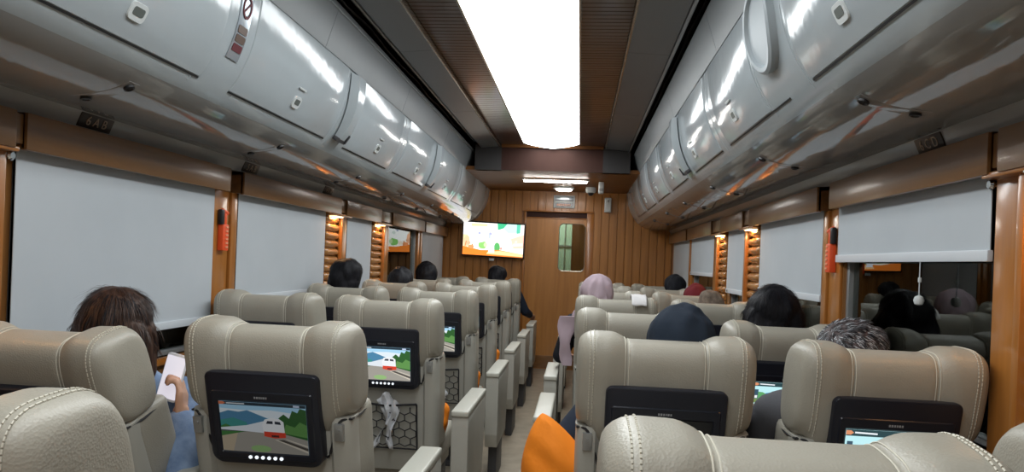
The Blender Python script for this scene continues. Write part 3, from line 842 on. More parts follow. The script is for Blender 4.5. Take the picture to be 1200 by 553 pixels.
def gasket_mesh(side):
    bm = bmesh.new()
    for s in (side,):
        pts = []
        for i in range(14):
            a = .232 - .07 * i / 13; pts.append((s * a, .012 + .02 * smoothstep(.2, .235, a) , hbot(a) + .002 - .05 * (1 - smoothstep(.163, .2, a))))
        tube(bm, pts, .0042, 8)
        tube(bm, [(s * .2335, .028, .868), (s * .237, .1, .862), (s * .232, .18, .862)], .0035, 6)
    return lean(to_mesh('gasket', bm, 'gasket'))
def shell_mesh():
    bm = bmesh.new(); rs = []
    for i in range(13):
        z = .33 + (.872 - .33) * i / 12
        hw = .228 + .010 * math.sin(i / 12 * math.pi * .5) + .004 * (1 - i / 12)
        r = []
        # rear outline: flat field with raised borders and forward returns
        prof = [(-hw, .075), (-hw, .04), (-hw + .012, .014), (-hw + .035, .004), (-hw + .055, .006), (-hw + .066, .02), (0, .022), (hw - .066, .02), (hw - .055, .006), (hw - .035, .004), (hw - .012, .014), (hw, .04), (hw, .075)]
        zz = z
        r = [(x, y + (.01 if i == 12 else 0) + (.004 if i == 0 else 0), z) for x, y in prof] + [(hw - .01, .08, z), (-hw + .01, .08, z)]
        rs.append(r)
    rings(bm, rs); return lean(to_mesh('backshell', bm, 'shell', angle=45))
def backcushion_mesh():
    bm = bmesh.new(); vs = box(bm, -.237, .237, .052, .238, .42, .885, 0, .034, 4); return lean(to_mesh('backcushion', bm, 'leather'))
def hinge_mesh(side):
    bm = bmesh.new()
    for s in (side,):
        box(bm, s * .205 - .013, s * .205 + .013, -.004, .014, .808, .858, 0, .002)
        cyl(bm, (s * .205, -.006, .84), .005, .005, 'Y', 10)
    return lean(to_mesh('hinge', bm, 'steel'))
def housing_mesh():
    bm = bmesh.new()
    out = rrect(.322, .274, .018, 6, 0, .864, .034)
    plate(bm, out, -.022, .05, 0, .006)
    # raised bezel lip
    a = rrect(.29, .205, .008, 4, 0, .846); b = rrect(.284, .199, .007, 4, 0, .846)
    rings(bm, [[(x, -.0215, z) for x, z in a], [(x, -.026, z) for x, z in b], [(x, -.026, z) for x, z in rrect(.256, .158, .004, 4, 0, .842)], [(x, -.0225, z) for x, z in rrect(.25, .152, .003, 4, 0, .842)]], cap=False)
    return lean(to_mesh('monitor_housing', bm, 'housing', angle=35))
def logo_mesh():
    bm = bmesh.new(); x = -.02
    for w in (.005, .006, .005, .004, .006, .005): box(bm, x, x + w - .001, -.0268, -.0255, .929, .935); x += w + .0012
    return lean(to_mesh('logo', bm, 'logo', False))
def buttons_mesh():
    bm = bmesh.new()
    for k in range(6):
        cyl(bm, (-.045 + k * .018, -.0265, .752), .0052, .004, 'Y', 12)
    return lean(to_mesh('buttons', bm, 'button'))
SKY = (.42, .72, .95)
TRAIN = [(SKY, [(0, 0), (1, 0), (1, 1), (0, 1)]), ((.75, .9, 1), [(.2, .62), (.75, .58), (.9, .8), (.4, .85)]),
         ((.06, .22, .42), [(0, .4), (0, .8), (.12, .86), (.28, .8), (.45, .7), (.6, .64), (.6, .4)]),
         ((.05, .3, .28), [(0, .3), (0, .62), (.15, .68), (.3, .6), (.35, .4)]),
         ((.03, .12, .03), [(.66, .3), (.68, .72), (.74, .8), (.8, .72), (.84, .88), (.9, .84), (.93, .93), (1, .9), (1, .3)]),
         ((.12, .3, .08), [(.72, .42), (.76, .6), (.86, .55), (.92, .66), (1, .6), (1, .35)]),
         ((.36, .34, .3), [(0, 0), (0, .42), (.35, .45), (.6, .45), (1, .3), (1, 0)]),
         ((.5, .42, .3), [(0, .02), (.0, .3), (.12, .42), (.2, .42), (.12, .0)]), ((.3, .5, .2), ell(.45, .08, .12, .07)),
         ((.10, .11, .12), [(0, .4), (.0, .43), (.4, .47), (.4, .42)]),
         ((.78, .84, .9), [(0, .43), (0, .5), (.3, .6), (.44, .72), (.5, .72), (.5, .42), (.3, .41)]),
         ((.9, .93, .96), [(.44, .36), (.42, .6), (.46, .74), (.56, .79), (.68, .77), (.74, .7), (.75, .4)]),
         ((.03, .04, .06), [(.48, .64), (.5, .71), (.58, .71), (.58, .64)]), ((.03, .04, .06), [(.61, .64), (.61, .71), (.69, .70), (.7, .63)]),
         ((.7, .06, .03), [(.44, .33), (.44, .45), (.76, .44), (.76, .32), (.6, .29)]), ((.08, .02, .02), [(.55, .32), (.55, .37), (.66, .37), (.66, .32)]),
         ((.65, .6, .5), [(.62, .28), (.66, .28), (1, .08), (1, .04)]), ((.65, .6, .5), [(.74, .3), (.77, .3), (1, .19), (1, .16)]), ((.08, .07, .06), [(.66, .275), (.72, .29), (1, .14), (1, .09)]),
         ((.02, .04, .06), [(0, .94), (1, .94), (1, 1), (0, 1)]), ((.7, .2, .1), [(.0, .94), (.05, .94), (.08, .97), (.05, 1), (0, 1)]), ((.8, .85, .9), [(.09, .96), (.3, .96), (.3, .98), (.09, .98)]), ((.6, .7, .9), [(.86, .95), (.93, .95), (.93, .99), (.86, .99)])]
def _shift(p):
    return [(.50 + (u - .44) * .78, .34 + (v - .33) * .82) for u, v in p]
TRAIN = [(c, _shift(p) if 11 <= i <= 15 else p) for i, (c, p) in enumerate(TRAIN)]
TRAIN[10] = ((.78, .84, .9), [(0, .43), (0, .47), (.3, .54), (.5, .64), (.55, .64), (.55, .40), (.3, .42)])
TRAIN[1] = ((.8, .9, .97), [(.0, .72), (1, .7), (1, .8), (.6, .86), (.3, .84), (0, .86)])
TRAIN[2] = ((.08, .25, .42), [(0, .42), (0, .76), (.1, .82), (.22, .8), (.32, .84), (.45, .76), (.58, .68), (.7, .62), (.7, .42)])
TRAIN.insert(9, ((.05, .2, .05), [(0, .3), (0, .5), (.06, .55), (.12, .5), (.2, .52), (.26, .46), (.3, .42), (.2, .38)]))
LAND = [((.55, .9, .95), [(0, 0), (1, 0), (1, 1), (0, 1)]), ((.05, .35, .6), [(.15, .5), (.2, .68), (.4, .74), (.6, .68), (.8, .62), (1, .66), (1, .45)]),
        ((.12, .4, .15), [(0, .4), (0, .72), (.15, .7), (.3, .58), (.6, .52), (1, .55), (1, .3)]), ((.2, .3, .1), [(0, .38), (0, .5), (.4, .44), (.7, .46), (.7, .36)]),
        ((.75, .85, .85), [(.45, .36), (.75, .42), (.9, .6), (1, .62), (1, .34)]), ((.5, .42, .33), [(0, 0), (0, .34), (.5, .38), (1, .32), (1, 0)]),
        ((.75, .6, .4), [(0, .18), (.45, .34), (.5, .34), (.05, .1)]), ((.85, .75, .55), [(0, .26), (.3, .34), (.34, .34), (0, .2)]), ((.03, .03, .03), [(.5, .36), (.95, .32), (1, .26), (.9, .3)]),
        ((.05, .1, .15), [(.02, .5), (.08, .5), (.08, .78), (.02, .78)]), ((.9, .92, .92), [(.03, .52), (.07, .52), (.07, .6), (.03, .6)]), ((.85, .8, .3), [(.14, .56), (.28, .56), (.28, .59), (.14, .59)]),
        ((.03, .07, .08), [(0, .88), (1, .88), (1, 1), (0, 1)]), ((.75, .3, .15), [(.0, .9), (.05, .9), (.08, .94), (.05, .98), (0, .98)]), ((.9, .95, 1), [(.09, .93), (.32, .92), (.32, .95), (.09, .96)]), ((.55, .6, .85), [(.84, .9), (.93, .9), (.93, .97), (.84, .97)])]
def screens():
    out = {}
    for nm, P, es in (('bright', TRAIN, 1.0), ('dim', TRAIN, .28), ('land', LAND, 1.0), ('blue', LAND, .3)):
        me = picture('screen_' + nm, P, .248, .150, es, 0, .00012)
        for v in me.vertices: v.co.z += .842; v.co.y -= .0232
        out[nm] = lean(me)
    bm = bmesh.new(); box(bm, -.124, .124, -.0236, -.022, .767, .917); out['off'] = lean(to_mesh('screen_off', bm, 'screenoff', False))
    return out
def net_mesh():
    bm = bmesh.new(); x0, x1, z0, z1 = -.145, .145, .44, .655; y = .006
    for a, b in (((x0, z0), (x1, z0)), ((x1, z0), (x1, z1)), ((x0, z1), (x0, z0))): tube(bm, [(a[0], y, a[1]), (b[0], y, b[1])], .004, 6)
    tube(bm, [(x0, y, z1), (0, y - .012, z1 - .012), (x1, y, z1)], .0055, 6)
    # hexagonal mesh
    w = .052; hgt = .05
    segs = set()
    rows = int((z1 - z0) / (hgt * .75)) + 1; colsn = int((x1 - x0) / w) + 2
    for r in range(rows):
        for c in range(colsn):
            cx = x0 + c * w + (w / 2 if r % 2 else 0); cz = z0 + r * hgt * .75
            pts = [(cx + dx * w / 2, cz + dz * hgt) for dx, dz in ((0, .5), (1, .25), (1, -.25), (0, -.5), (-1, -.25), (-1, .25))]
            for a, b in zip(pts, pts[1:] + pts[:1]):
                if all(x0 <= p[0] <= x1 and z0 <= p[1] <= z1 - .006 for p in (a, b)):
                    k = tuple(sorted(((round(a[0], 4), round(a[1], 4)), (round(b[0], 4), round(b[1], 4))))); segs.add(k)
    for a, b in sorted(segs): tube(bm, [(a[0], y - .003, a[1]), (b[0], y - .003, b[1])], .0027, 5)
    return lean(to_mesh('net', bm, 'net'))
def seatcushion_mesh():
    bm = bmesh.new(); box(bm, -.225, .225, .2, .72, .33, .465, 0, .04, 4); box(bm, -.2, .2, .22, .7, .27, .34, 0, .01); return to_mesh('seatcushion', bm, 'leather')
def base_mesh(x0=-.2, x1=.2):
    bm = bmesh.new(); box(bm, x0, x1, .27, .62, .2, .28, 0, .01); box(bm, -.06, .06, .36, .54, .03, .22, 0, .01); box(bm, x0, x1, .34, .56, 0, .035, 0, .008); return to_mesh('base', bm, 'base')
def arm_mesh(w):
    bm = bmesh.new(); 
    prof = [(.02, .22), (-.015, .30), (-.03, .60), (-.028, .642), (.54, .642), (.56, .60), (.5, .22)]
    a = [[(s * w / 2 * q, y * 1.0, z) for y, z in prof] for s, q in ((-1, 1), (1, 1))]
    rings(bm, a); es = [e for e in bm.edges]
    bmesh.ops.bevel(bm, geom=es, offset=.007, segments=2, profile=.6, affect='EDGES')
    return to_mesh('armbody', bm, 'shell')
def armpad_mesh(w):
    bm = bmesh.new(); box(bm, -w / 2 - .002, w / 2 + .002, -.04, .55, .640, .668, 0, .009, 3); return to_mesh('armpad', bm, 'armpad')
def armfoot_mesh(w):
    bm = bmesh.new(); box(bm, -w * .35, w * .35, .12, .42, .0, .23, 0, .006); return to_mesh('armfoot', bm, 'base')
MS = dict(headrest=headrest_mesh(), stitch1=stitches_mesh(1), stitch0=stitches_mesh(-1), gasket1=gasket_mesh(1), gasket0=gasket_mesh(-1), shell=shell_mesh(), cushion=backcushion_mesh(), hinge1=hinge_mesh(1), hinge0=hinge_mesh(-1),
          housing=housing_mesh(), logo=logo_mesh(), buttons=buttons_mesh(), net=net_mesh(), seat=seatcushion_mesh(), base=base_mesh(),
          armA=arm_mesh(.074), armB=arm_mesh(.044), padA=armpad_mesh(.074), padB=armpad_mesh(.044), footA=armfoot_mesh(.074), footB=armfoot_mesh(.044))
SCR = screens()
GRP = 'beige leather train seats seen from behind'
def seat(x, y, side, kind, label, screen='bright', recline=0, net=True):
    """side -1 left block / +1 right block; kind aisle|window"""
    t = thing('train_seat', label, 'seat', (x, y, 0), group=GRP)
    a = R(recline); pv = Vector((0, .2, .45)); rot = Matrix.Rotation(a, 3, 'X'); loc = pv - rot @ pv
    def back(n, k, par=None):
        if par: return obj(n, MS[k] if isinstance(k, str) else k, par)
        return obj(n, MS[k], t, loc, (a, 0, 0))
    h = back('headrest', 'headrest')
    for q in '01': back('stitching', 'stitch' + q, h); back('rubber_seal', 'gasket' + q, h)
    s = back('seatback_shell', 'shell'); back('hinge_plate', 'hinge0', s); back('hinge_plate', 'hinge1', s)
    if net: back('net_pocket', 'net', s)
    back('backrest', 'cushion')
    m = back('monitor', 'housing'); obj('screen', SCR[screen], m); back('monitor_lettering', 'logo', m)
    if screen != 'off': back('monitor_buttons', 'buttons', m)
    obj('seat_cushion', MS['seat'], t); obj('base', MS['base'], t)
    aisle = -side   # direction (in x) of the aisle from a seat
    if kind == 'aisle': arms = [(aisle * .367, 'A'), (-aisle * .271, 'B')]
    else: arms = [(-aisle * .243, 'B')]
    for ax, w in arms:
        r = obj('armrest', MS['arm' + w], t, (ax, 0, 0)); obj('armrest_pad', MS['pad' + w], r); obj('armrest_foot', MS['foot' + w], r)
    return t
ROW = [.88, 1.99, 3.1, 4.22, 5.34, 6.46, 7.55]
A1, A2 = .545, 1.085
ordn = ['nearest', 'second', 'third', 'fourth', 'fifth', 'sixth', 'farthest']
def sl(side, kind, k, extra=''):
    return 'beige leather train seat, %s row from the camera, %s seat on the %s%s' % (ordn[k], kind, side, extra)
scrL = ['off', 'dim', 'bright', 'bright', 'blue', 'off', 'off']
# x, y, recline for each row
SL_A = [(-.552, .80, 4), (-.548, 1.93, 4), (-.548, 3.12, 0), (-.54, 4.22, 0), (-.55, 5.34, 0), (-.55, 6.46, 0), (-.55, 7.55, 0)]
SL_W = [None, (-1.125, 1.86, 14), (-1.125, 3.15, 0), (-1.10, 4.22, 0), (-1.10, 5.34, 0), (-1.10, 6.46, 0), (-1.10, 7.55, 0)]
SR_A = [(.58, .88, 6), (.55, 1.97, 2), (.54, 3.1, 3), (.53, 4.22, 0), (.545, 5.34, 0), (.545, 6.46, 0), (.545, 7.55, 0)]
SR_W = [(1.14, .9, 0), (1.145, 1.97, 1), (1.14, 3.02, 10), (1.09, 4.22, 0), (1.09, 5.34, 0), (1.09, 6.46, 0), (1.09, 7.55, 0)]
for k in range(7):
    seat(*SL_A[k][:2], -1, 'aisle', sl('left', 'aisle', k), scrL[k], SL_A[k][2])
    if SL_W[k]: seat(*SL_W[k][:2], -1, 'window', sl('left', 'window', k), ['off', 'off', 'off', 'land', 'bright', 'bright', 'bright'][k], SL_W[k][2])
    seat(*SR_A[k][:2], 1, 'aisle', sl('right', 'aisle', k), ['off', 'off', 'off', 'off', 'bright', 'bright', 'bright'][k], SR_A[k][2])
    seat(*SR_W[k][:2], 1, 'window', sl('right', 'window', k), ['land', 'land', 'land', 'bright', 'bright', 'bright', 'bright'][k], SR_W[k][2])

# ------------------------------------------------------------------ small things on seats
def pillow_mesh(w, h, d, n=18):
    bm = bmesh.new(); g = []
    for f in (1, -1):
        gg = []
        for i in range(n + 1):
            row = []
            for j in range(n + 1):
                u, v = 2 * i / n - 1, 2 * j / n - 1
                e = (max(0, 1 - u ** 2) * max(0, 1 - v ** 2)) ** .4
                pin = 1 - .16 * (u * v) ** 2
                wob = (.07 * math.sin(9 * v + 2 * u) + .05 * math.sin(6 * u - 4 * v)) * e
                row.append(bm.verts.new((u * w / 2 * pin, f * d / 2 * (e + wob), v * h / 2 * pin)))
            gg.append(row)
        for i in range(n):
            for j in range(n): bm.faces.new((gg[i][j], gg[i + 1][j], gg[i + 1][j + 1], gg[i][j + 1]))
        g.append(gg)
    bmesh.ops.remove_doubles(bm, verts=bm.verts[:], dist=.0008)
    return to_mesh('pillow', bm, 'orange')
pm = pillow_mesh(.25, .27, .12)
pm.transform(Matrix(((.93, 0, -.30, 0), (0, 1, 0, 0), (-.86, 0, -1.0, 0), (0, 0, 0, 1))) @ Matrix.Diagonal((.82, 1, .86, 1)))
o = obj('pillow', pm, None, (.262, 2.15, .70), (0, 0, R(-12))); tag(o, 'bright orange pillow bulging into the aisle beside the navy-hooded passenger', 'pillow')
pm2 = pillow_mesh(.17, .22, .09)
for x, y, lb in ((-.33, 3.45, 'orange pillow on the third-row left aisle seat, glimpsed beside its armrest'), (-.33, 4.55, 'orange pillow on the fourth-row left aisle seat, glimpsed beside its armrest'), (-.33, 5.67, 'orange pillow on the fifth-row left aisle seat, glimpsed beside its armrest')):
    o = obj('pillow', pm2, None, (x - .03, y - .02, .525), (R(10), R(4), R(60))); tag(o, lb, 'pillow')
# crumpled white tissue in the net of seat B
bm = bmesh.new(); g = []
for i in range(15):
    row = []
    for j in range(9):
        u, v = i / 14, j / 8 - .5
        wv = .085 * (1 - .35 * math.sin(u * 3.1)) * (1 + .25 * math.sin(9 * u))
        row.append(bm.verts.new((-.005 + v * wv + .02 * math.sin(u * 5), -.012 + .012 * math.sin(v * 14 + u * 6) + .006 * math.sin(u * 17), .69 - .235 * u + .02 * math.cos(v * 6))))
    g.append(row)
for i in range(14):
    for j in range(8):
        if i > 8 and j in (3, 4) : continue
        bm.faces.new((g[i][j], g[i + 1][j], g[i + 1][j + 1], g[i][j + 1]))
me = lean(to_mesh('tissue', bm, 'tissue'))
o = obj('tissue', me, None, (-.535, 3.128, 0)); sm = o.modifiers.new('s', 'SOLIDIFY'); sm.thickness = .0015
tag(o, 'crumpled white tissue tucked in the net pocket of a left aisle seat', 'tissue')
bm = bmesh.new(); vs = sphere(bm, (0, 0, 0), (.04, .015, .03), 3)
for v in vs: v.co += v.co.normalized() * .006 * math.sin(v.co.x * 200 + v.co.z * 150)
o = obj('tissue', to_mesh('tis2', bm, 'tissue'), None, (-.5, 4.335, .50)); tag(o, 'small crumpled white tissue in the net pocket one seat farther ahead', 'tissue')
# white cloth on the right row-4 headrest
bm = bmesh.new(); g = []
for i in range(17):
    row = []
    for j in range(13):
        u, v = i / 16, j / 12 - .5
        th = (u - .5) * 2.6
        yy = .1 + .118 * math.sin(th); zz = 1.08 + .082 * math.cos(th) + .002 * math.sin(v * 9 + i)
        row.append(bm.verts.new((v * .085, yy, zz - .008)))
    g.append(row)
for i in range(16):
    for j in range(12): bm.faces.new((g[i][j], g[i + 1][j], g[i + 1][j + 1], g[i][j + 1]))
o = obj('white_cloth', to_mesh('cloth', bm, 'cream'), None, (.655, 4.21, 0)); sm = o.modifiers.new('s', 'SOLIDIFY'); sm.thickness = .004
tag(o, 'small white cloth draped over a headrest right of the lilac headscarf', 'cloth')

# ------------------------------------------------------------------ people
def hand(bm, wrist, dirn, palmn, grip=.5, s=1, thumb=1):
    """a hand: palm, four unequal bent fingers, thumb off the side. dirn = fingers direction, palmn = palm normal"""
    d = Vector(dirn).normalized(); n = Vector(palmn).normalized(); n = (n - d * n.dot(d)).normalized(); sd = d.cross(n) * thumb
    w = Vector(wrist)
    capsule(bm, w, w + d * .03, .024, .026, 2)
    for k in range(4):
        off = (1.5 - k) * .019
        capsule(bm, w + d * .015 + sd * off * .6, w + d * .085 + sd * off, .015, .0125, 2)
        L1 = (.042, .047, .044, .034)[k]; p = w + d * .088 + sd * off; a = grip * .8; dd = d
        for seg in range(3):
            ang = a * (.5 + .5 * seg); dd = (d * math.cos(ang * (seg + 1) * .8) + n * math.sin(ang * (seg + 1) * .8)).normalized()
            q = p + dd * L1 * (1, .65, .5)[seg]; capsule(bm, p, q, .0098 - .0008 * seg, .009 - .0008 * seg, 2); p = q
    p = w + d * .02 + sd * .026; q = p + (d * .6 + sd * .8).normalized() * .04; capsule(bm, p, q, .014, .0125, 2)
    r = q + (d * .85 + sd * .3 + n * .4 * grip).normalized() * .034; capsule(bm, q, r, .0115, .0105, 2)
    e = r + (d * .9 + n * .5 * grip).normalized() * .024; capsule(bm, r, e, .0105, .0085, 2)

def head_parts(bm, c, yaw=0):
    c = Vector(c); rz = Matrix.Rotation(yaw, 4, 'Z')
    def P(x, y, z): return c + (rz @ Vector((x, y, z)))
    sphere(bm, P(0, -.006, .022), (.074, .092, .088), 3, rot=rz); capsule(bm, P(0, .03, -.05), P(0, .058, -.082), .05, .032)
    for s in (-1, 1):
        capsule(bm, P(s * .045, .02, -.045), P(s * .02, .062, -.085), .028, .022)
        sphere(bm, P(s * .04, .062, -.03), (.022, .018, .022), 2); sphere(bm, P(s * .032, .079, .018), (.022, .012, .008), 2)
        t = bmesh.new(); sphere(bm, P(s * .077, -.004, -.005), (.008, .02, .03), 2, rot=rz); t.free()
    capsule(bm, P(0, .083, .004), P(0, .108, -.03), .008, .013); sphere(bm, P(0, .088, -.055), (.024, .010, .006), 2); sphere(bm, P(0, .086, -.067), (.020, .010, .007), 2)
    return P

def person(label, x, y, top, arms, skin='skin', cloth_='blackcloth', trousers='navy', voxel=.010, hair=None, hx=0, hy=.30, headgear=None, yaw=0, thumbs=(1, 1), grips=(.5, .5), hands_dir=None, width=.19, sleeve=.82, sg=.012, shd=0):
    """arms: two (elbow, wrist, finger dir, palm normal) in world coords, left (-x) then right (+x); None = resting in the lap"""
    t0 = Vector((x, y, 0)); hc = Vector((hx, hy, top - .125))
    sh_z = top - .30 - shd; hip = Vector((0, .40, .53))
    B = bmesh.new()
    P = head_parts(B, hc, yaw)
    capsule(B, hc + Vector((0, -.012, -.04)), Vector((hx * .4, .30, sh_z + .03)), .052, .062)
    Sh = [Vector((s * width, .31, sh_z)) for s in (-1, 1)]
    dfl = [(Vector((-.235, .38, .72)), Vector((-.12, .58, .60)), (.35, .9, -.1), (0, 0, -1)), (Vector((.235, .38, .72)), Vector((.12, .58, .60)), (-.35, .9, -.1), (0, 0, -1))]
    A = []
    for i in (0, 1):
        if arms[i] is None: A.append(dfl[i])
        else: e, w, dd, pn = arms[i]; A.append((Vector(e) - t0, Vector(w) - t0, dd, pn))
    def torso(bm, g):
        capsule(bm, Sh[0] * .8 + Vector((0, .31 * .2, sh_z * .2)), Sh[1] * .8 + Vector((0, .31 * .2, sh_z * .2)), .066 + g, .066 + g)
        capsule(bm, Vector((-.06, .32, sh_z - .06)), Vector((-.07, .39, .58)), .095 + g, .105 + g); capsule(bm, Vector((.06, .32, sh_z - .06)), Vector((.07, .39, .58)), .095 + g, .105 + g)
        sphere(bm, hip, (.165 + g, .12 + g, .09), 3)
    def arm(bm, i, g, full=True):
        e, w, dd, pn = A[i]
        capsule(bm, Sh[i], e, .052 + g, .04 + g)
        e2 = e.lerp(w, 1 if full else sleeve); capsule(bm, e, e2, .04 + g, (.026 if full else .03) + g)
    def legs(bm, g, full=True):
        for s in (-1, 1):
            kn = Vector((s * .11, .86, .52)); an = Vector((s * .11, .90, .09))
            capsule(bm, hip + Vector((s * .09, 0, .0)), kn, .085 + g, .058 + g); capsule(bm, kn, an if full else an + Vector((0, 0, .02)), .056 + g, .036 + g)
            if full: capsule(bm, an + Vector((0, -.03, -.045)), an + Vector((0, .15, -.06)), .032, .026)
    torso(B, 0); legs(B, 0)
    for i in (0, 1):
        arm(B, i, 0); e, w, dd, pn = A[i]; hand(B, w, dd, pn, grips[i], thumb=thumbs[i])
    root = obj('person', bake('person', B, skin, voxel, 3), None, t0); tag(root, label, 'person')
    C = bmesh.new(); torso(C, .012)
    for i in (0, 1): arm(C, i, sg, False)
    if headgear is None or True:
        capsule(C, Vector((hx * .4, .30, sh_z + .02)), Vector((hx * .5, .29, sh_z + .05)), .075, .066)
    obj('top', bake('top', C, cloth_, .011, 5), root)
    T = bmesh.new(); legs(T, .010, False); sphere(T, hip, (.18, .135, .1), 3); obj('trousers', bake('trousers', T, trousers, .014, 4), root)
    E = bmesh.new()
    for s in (-1, 1): sphere(E, P(s * .032, .073, .004), (.012, .010, .008), 2)
    obj('eyes', to_mesh('eyes', E, 'eye'), root)
    return root, P, hc, sh_z

from mathutils import noise
def ruffle(me, amp, freq, aniso=(1, 1, 1), seed=0, lowamp=0):
    out = []
    vs = [(v.co.copy(), v.normal.copy()) for v in me.vertices]
    for q, nn in vs:
        p = Vector((q.x * aniso[0], q.y * aniso[1], q.z * aniso[2])) * freq + Vector((seed * 7.3, seed * 1.7, 0))
        out.extend(q + nn * (amp * noise.noise(p) + lowamp * noise.noise(q * 9 + Vector((seed, 0, 0)))))
    me.vertices.foreach_set('co', out); me.update()
    return me
def hair_cap(root, P, m, grow=.014, low=-.06, long=0, strands=0, slen=.03, sr=.0011, mats=None, spread=.3, seed=1, back=1.0, sweep=0, lift=.08, low_r=.02):
    H = bmesh.new()
    sphere(H, P(0, -.016, .028), (.076 + grow, .090 + grow, .086 + grow), 4)
    sphere(H, P(0, -.045, -.015), (.070 + grow, .055 + grow, .075 + grow), 3)
    if long:
        for dx in (-.055, 0, .055): capsule(H, P(dx, -.045, 0), P(dx * 1.25, -.05, -long), .036 + grow, .028 + grow)
        for s in (-1, 1): capsule(H, P(s * .07, .01, 0), P(s * .08, .01, -long), .02 + grow, .018 + grow)
    me = bake('hair', H, m, .006, 3); ruffle(me, .007, 34, (1, 1, .35), seed, low_r)
    h = obj('hair', me, root)
    if strands:
        rnd = random.Random(seed); bm = bmesh.new()
        c = P(0, -.016, .028); up = Vector((0, 0, 1))
        vs = me.vertices; n = len(vs)
        for _ in range(strands):
            v = vs[rnd.randrange(n)]; nrm = v.normal; p = v.co - nrm * .002
            if p.z < c.z + low: continue
            rad = p - (c + Vector((.01, -.03, 0))); rad.z = 0
            fl = rad * 9 + Vector((rnd.uniform(-spread, spread) + sweep, -.1, -.8)); fl = (fl - nrm * fl.dot(nrm)).normalized()
            fl = (fl + nrm * rnd.uniform(0, lift)).normalized()
            q = p + fl * slen * .5 + nrm * .002; e = p + fl * slen * rnd.uniform(.8, 1.2) - nrm * slen * slen * 2.5
            side = fl.cross(nrm).normalized() * sr
            a = [bm.verts.new(p - side), bm.verts.new(p + side)]; b = [bm.verts.new(q - side), bm.verts.new(q + side)]; d = bm.verts.new(e)
            mi = rnd.randrange(len(mats)) if mats else 0
            bm.faces.new((a[0], a[1], b[1], b[0])).material_index = mi; bm.faces.new((b[0], b[1], d)).material_index = mi
        me2 = bpy.data.meshes.new('strands'); bm.to_mesh(me2); bm.free()
        for q in (mats or [m]): me2.materials.append(M[q])
        for pl in me2.polygons: pl.use_smooth = True
        obj('hair_strands', me2, h)
    return h

def scarf(root, P, hc, sh_z, m, name='headscarf', point=False, grow=.02, drape=True):
    H = bmesh.new()
    sphere(H, P(0, -.012, .022), (.078 + grow, .094 + grow, .092 + grow), 4)
    if point: sphere(H, P(0, -.03, .04), (.07 + grow, .08 + grow, .085 + grow), 3)
    capsule(H, P(0, -.02, -.03), P(0, -.01, -.11), .082, .085)
    if drape:
        capsule(H, P(-.03, -.01, -.1), Vector((-.14, .31, sh_z + .005)), .082, .072); capsule(H, P(.03, -.01, -.1), Vector((.14, .31, sh_z + .005)), .082, .072)
        capsule(H, P(0, .0, -.12), Vector((0, .36, sh_z - .12)), .085, .085)
    # folds: ridges running over the back of the head
    for k in range(5):
        a = -.5 + k * .26
        pts = [P(.088 * math.sin(a) * (1 + .1 * j), -.085 - .012 * math.sin(j * .8), .05 - j * .035) for j in range(5)]
        for p, q in zip(pts, pts[1:]): capsule(H, p, q, .016, .018, 1)
    me = bake(name, H, m, .006, 5); ruffle(me, .010, 20, (1.3, 1.3, .45), hc.x * 10 + len(name), .018)
    return obj(name, me, root)

# woman with phone, left window seat row 2
r, P, hc, sz = person('person with straight brown hair and denim sleeve holding up a white phone', -1.105, 1.99, 1.178,
    [None, ((-.845, 2.06, .60), (-.918, 2.165, .778), (-.10, .22, .95), (-.97, -.2, .1))], cloth_='denim', voxel=.0065, sleeve=.97, sg=.018, width=.165, shd=.06, hx=-.045, hy=.20, thumbs=(1, -1), grips=(.5, .95))
hair_cap(r, P, 'hair_brown', .026, long=.13, strands=7000, slen=.08, sr=.0009, mats=['hair_brown', 'hair_brown', 'hair_black'], spread=.05, seed=3, lift=0, low_r=.006)
t = thing('phone', 'white mobile phone held up in front of the brown-haired passenger', 'phone', (-.968, 2.196, .908)); t.rotation_euler = (R(-8), R(10), R(-8))
bm = bmesh.new(); plate(bm, rrect(.074, .15, .010, 4), -.004, .004, 0, .002); obj('phone_case', to_mesh('phc', bm, 'phone'), t)
bm = bmesh.new(); plate(bm, rrect(.068, .134, .004, 3), -.0048, -.0038); obj('phone_screen', to_mesh('phs', bm, 'phonescr', False), t)

# grey haired passenger, right window row 2
r, P, hc, sz = person('person with short grey swept hair in the second-row right window seat', 1.105, 1.99, 1.185, [None, None], cloth_='greycloth', hx=.02, hy=.26)
hair_cap(r, P, 'hair_greyred', .016, strands=11000, slen=.032, sr=.0013, mats=['hair_silver', 'hair_grey', 'hair_black', 'hair_black', 'hair_greyred'], spread=.5, low=-.1, seed=5, sweep=1.5, lift=.10)
# navy hooded passenger, right aisle row 2
r, P, hc, sz = person('person in a dark navy hood behind the second-row right aisle seat', .585, 1.99, 1.19, [((.27, 2.2, .76), (.28, 2.42, .72), (.2, .9, -.1), (0, 0, -1)), None], cloth_='navy', hx=.035, hy=.24, yaw=.1)
scarf(r, P, hc, sz, 'navyhood', 'hood', True, .03)
# black haired, right window row 3
r, P, hc, sz = person('person with full black hair before the second blind on the right', 1.12, 3.06, 1.245, [None, None], cloth_='blackcloth', hx=.05, hy=.29)
hair_cap(r, P, 'hair_black', .032, long=.09, strands=5000, slen=.05, mats=['hair_black'], spread=.3, seed=6)
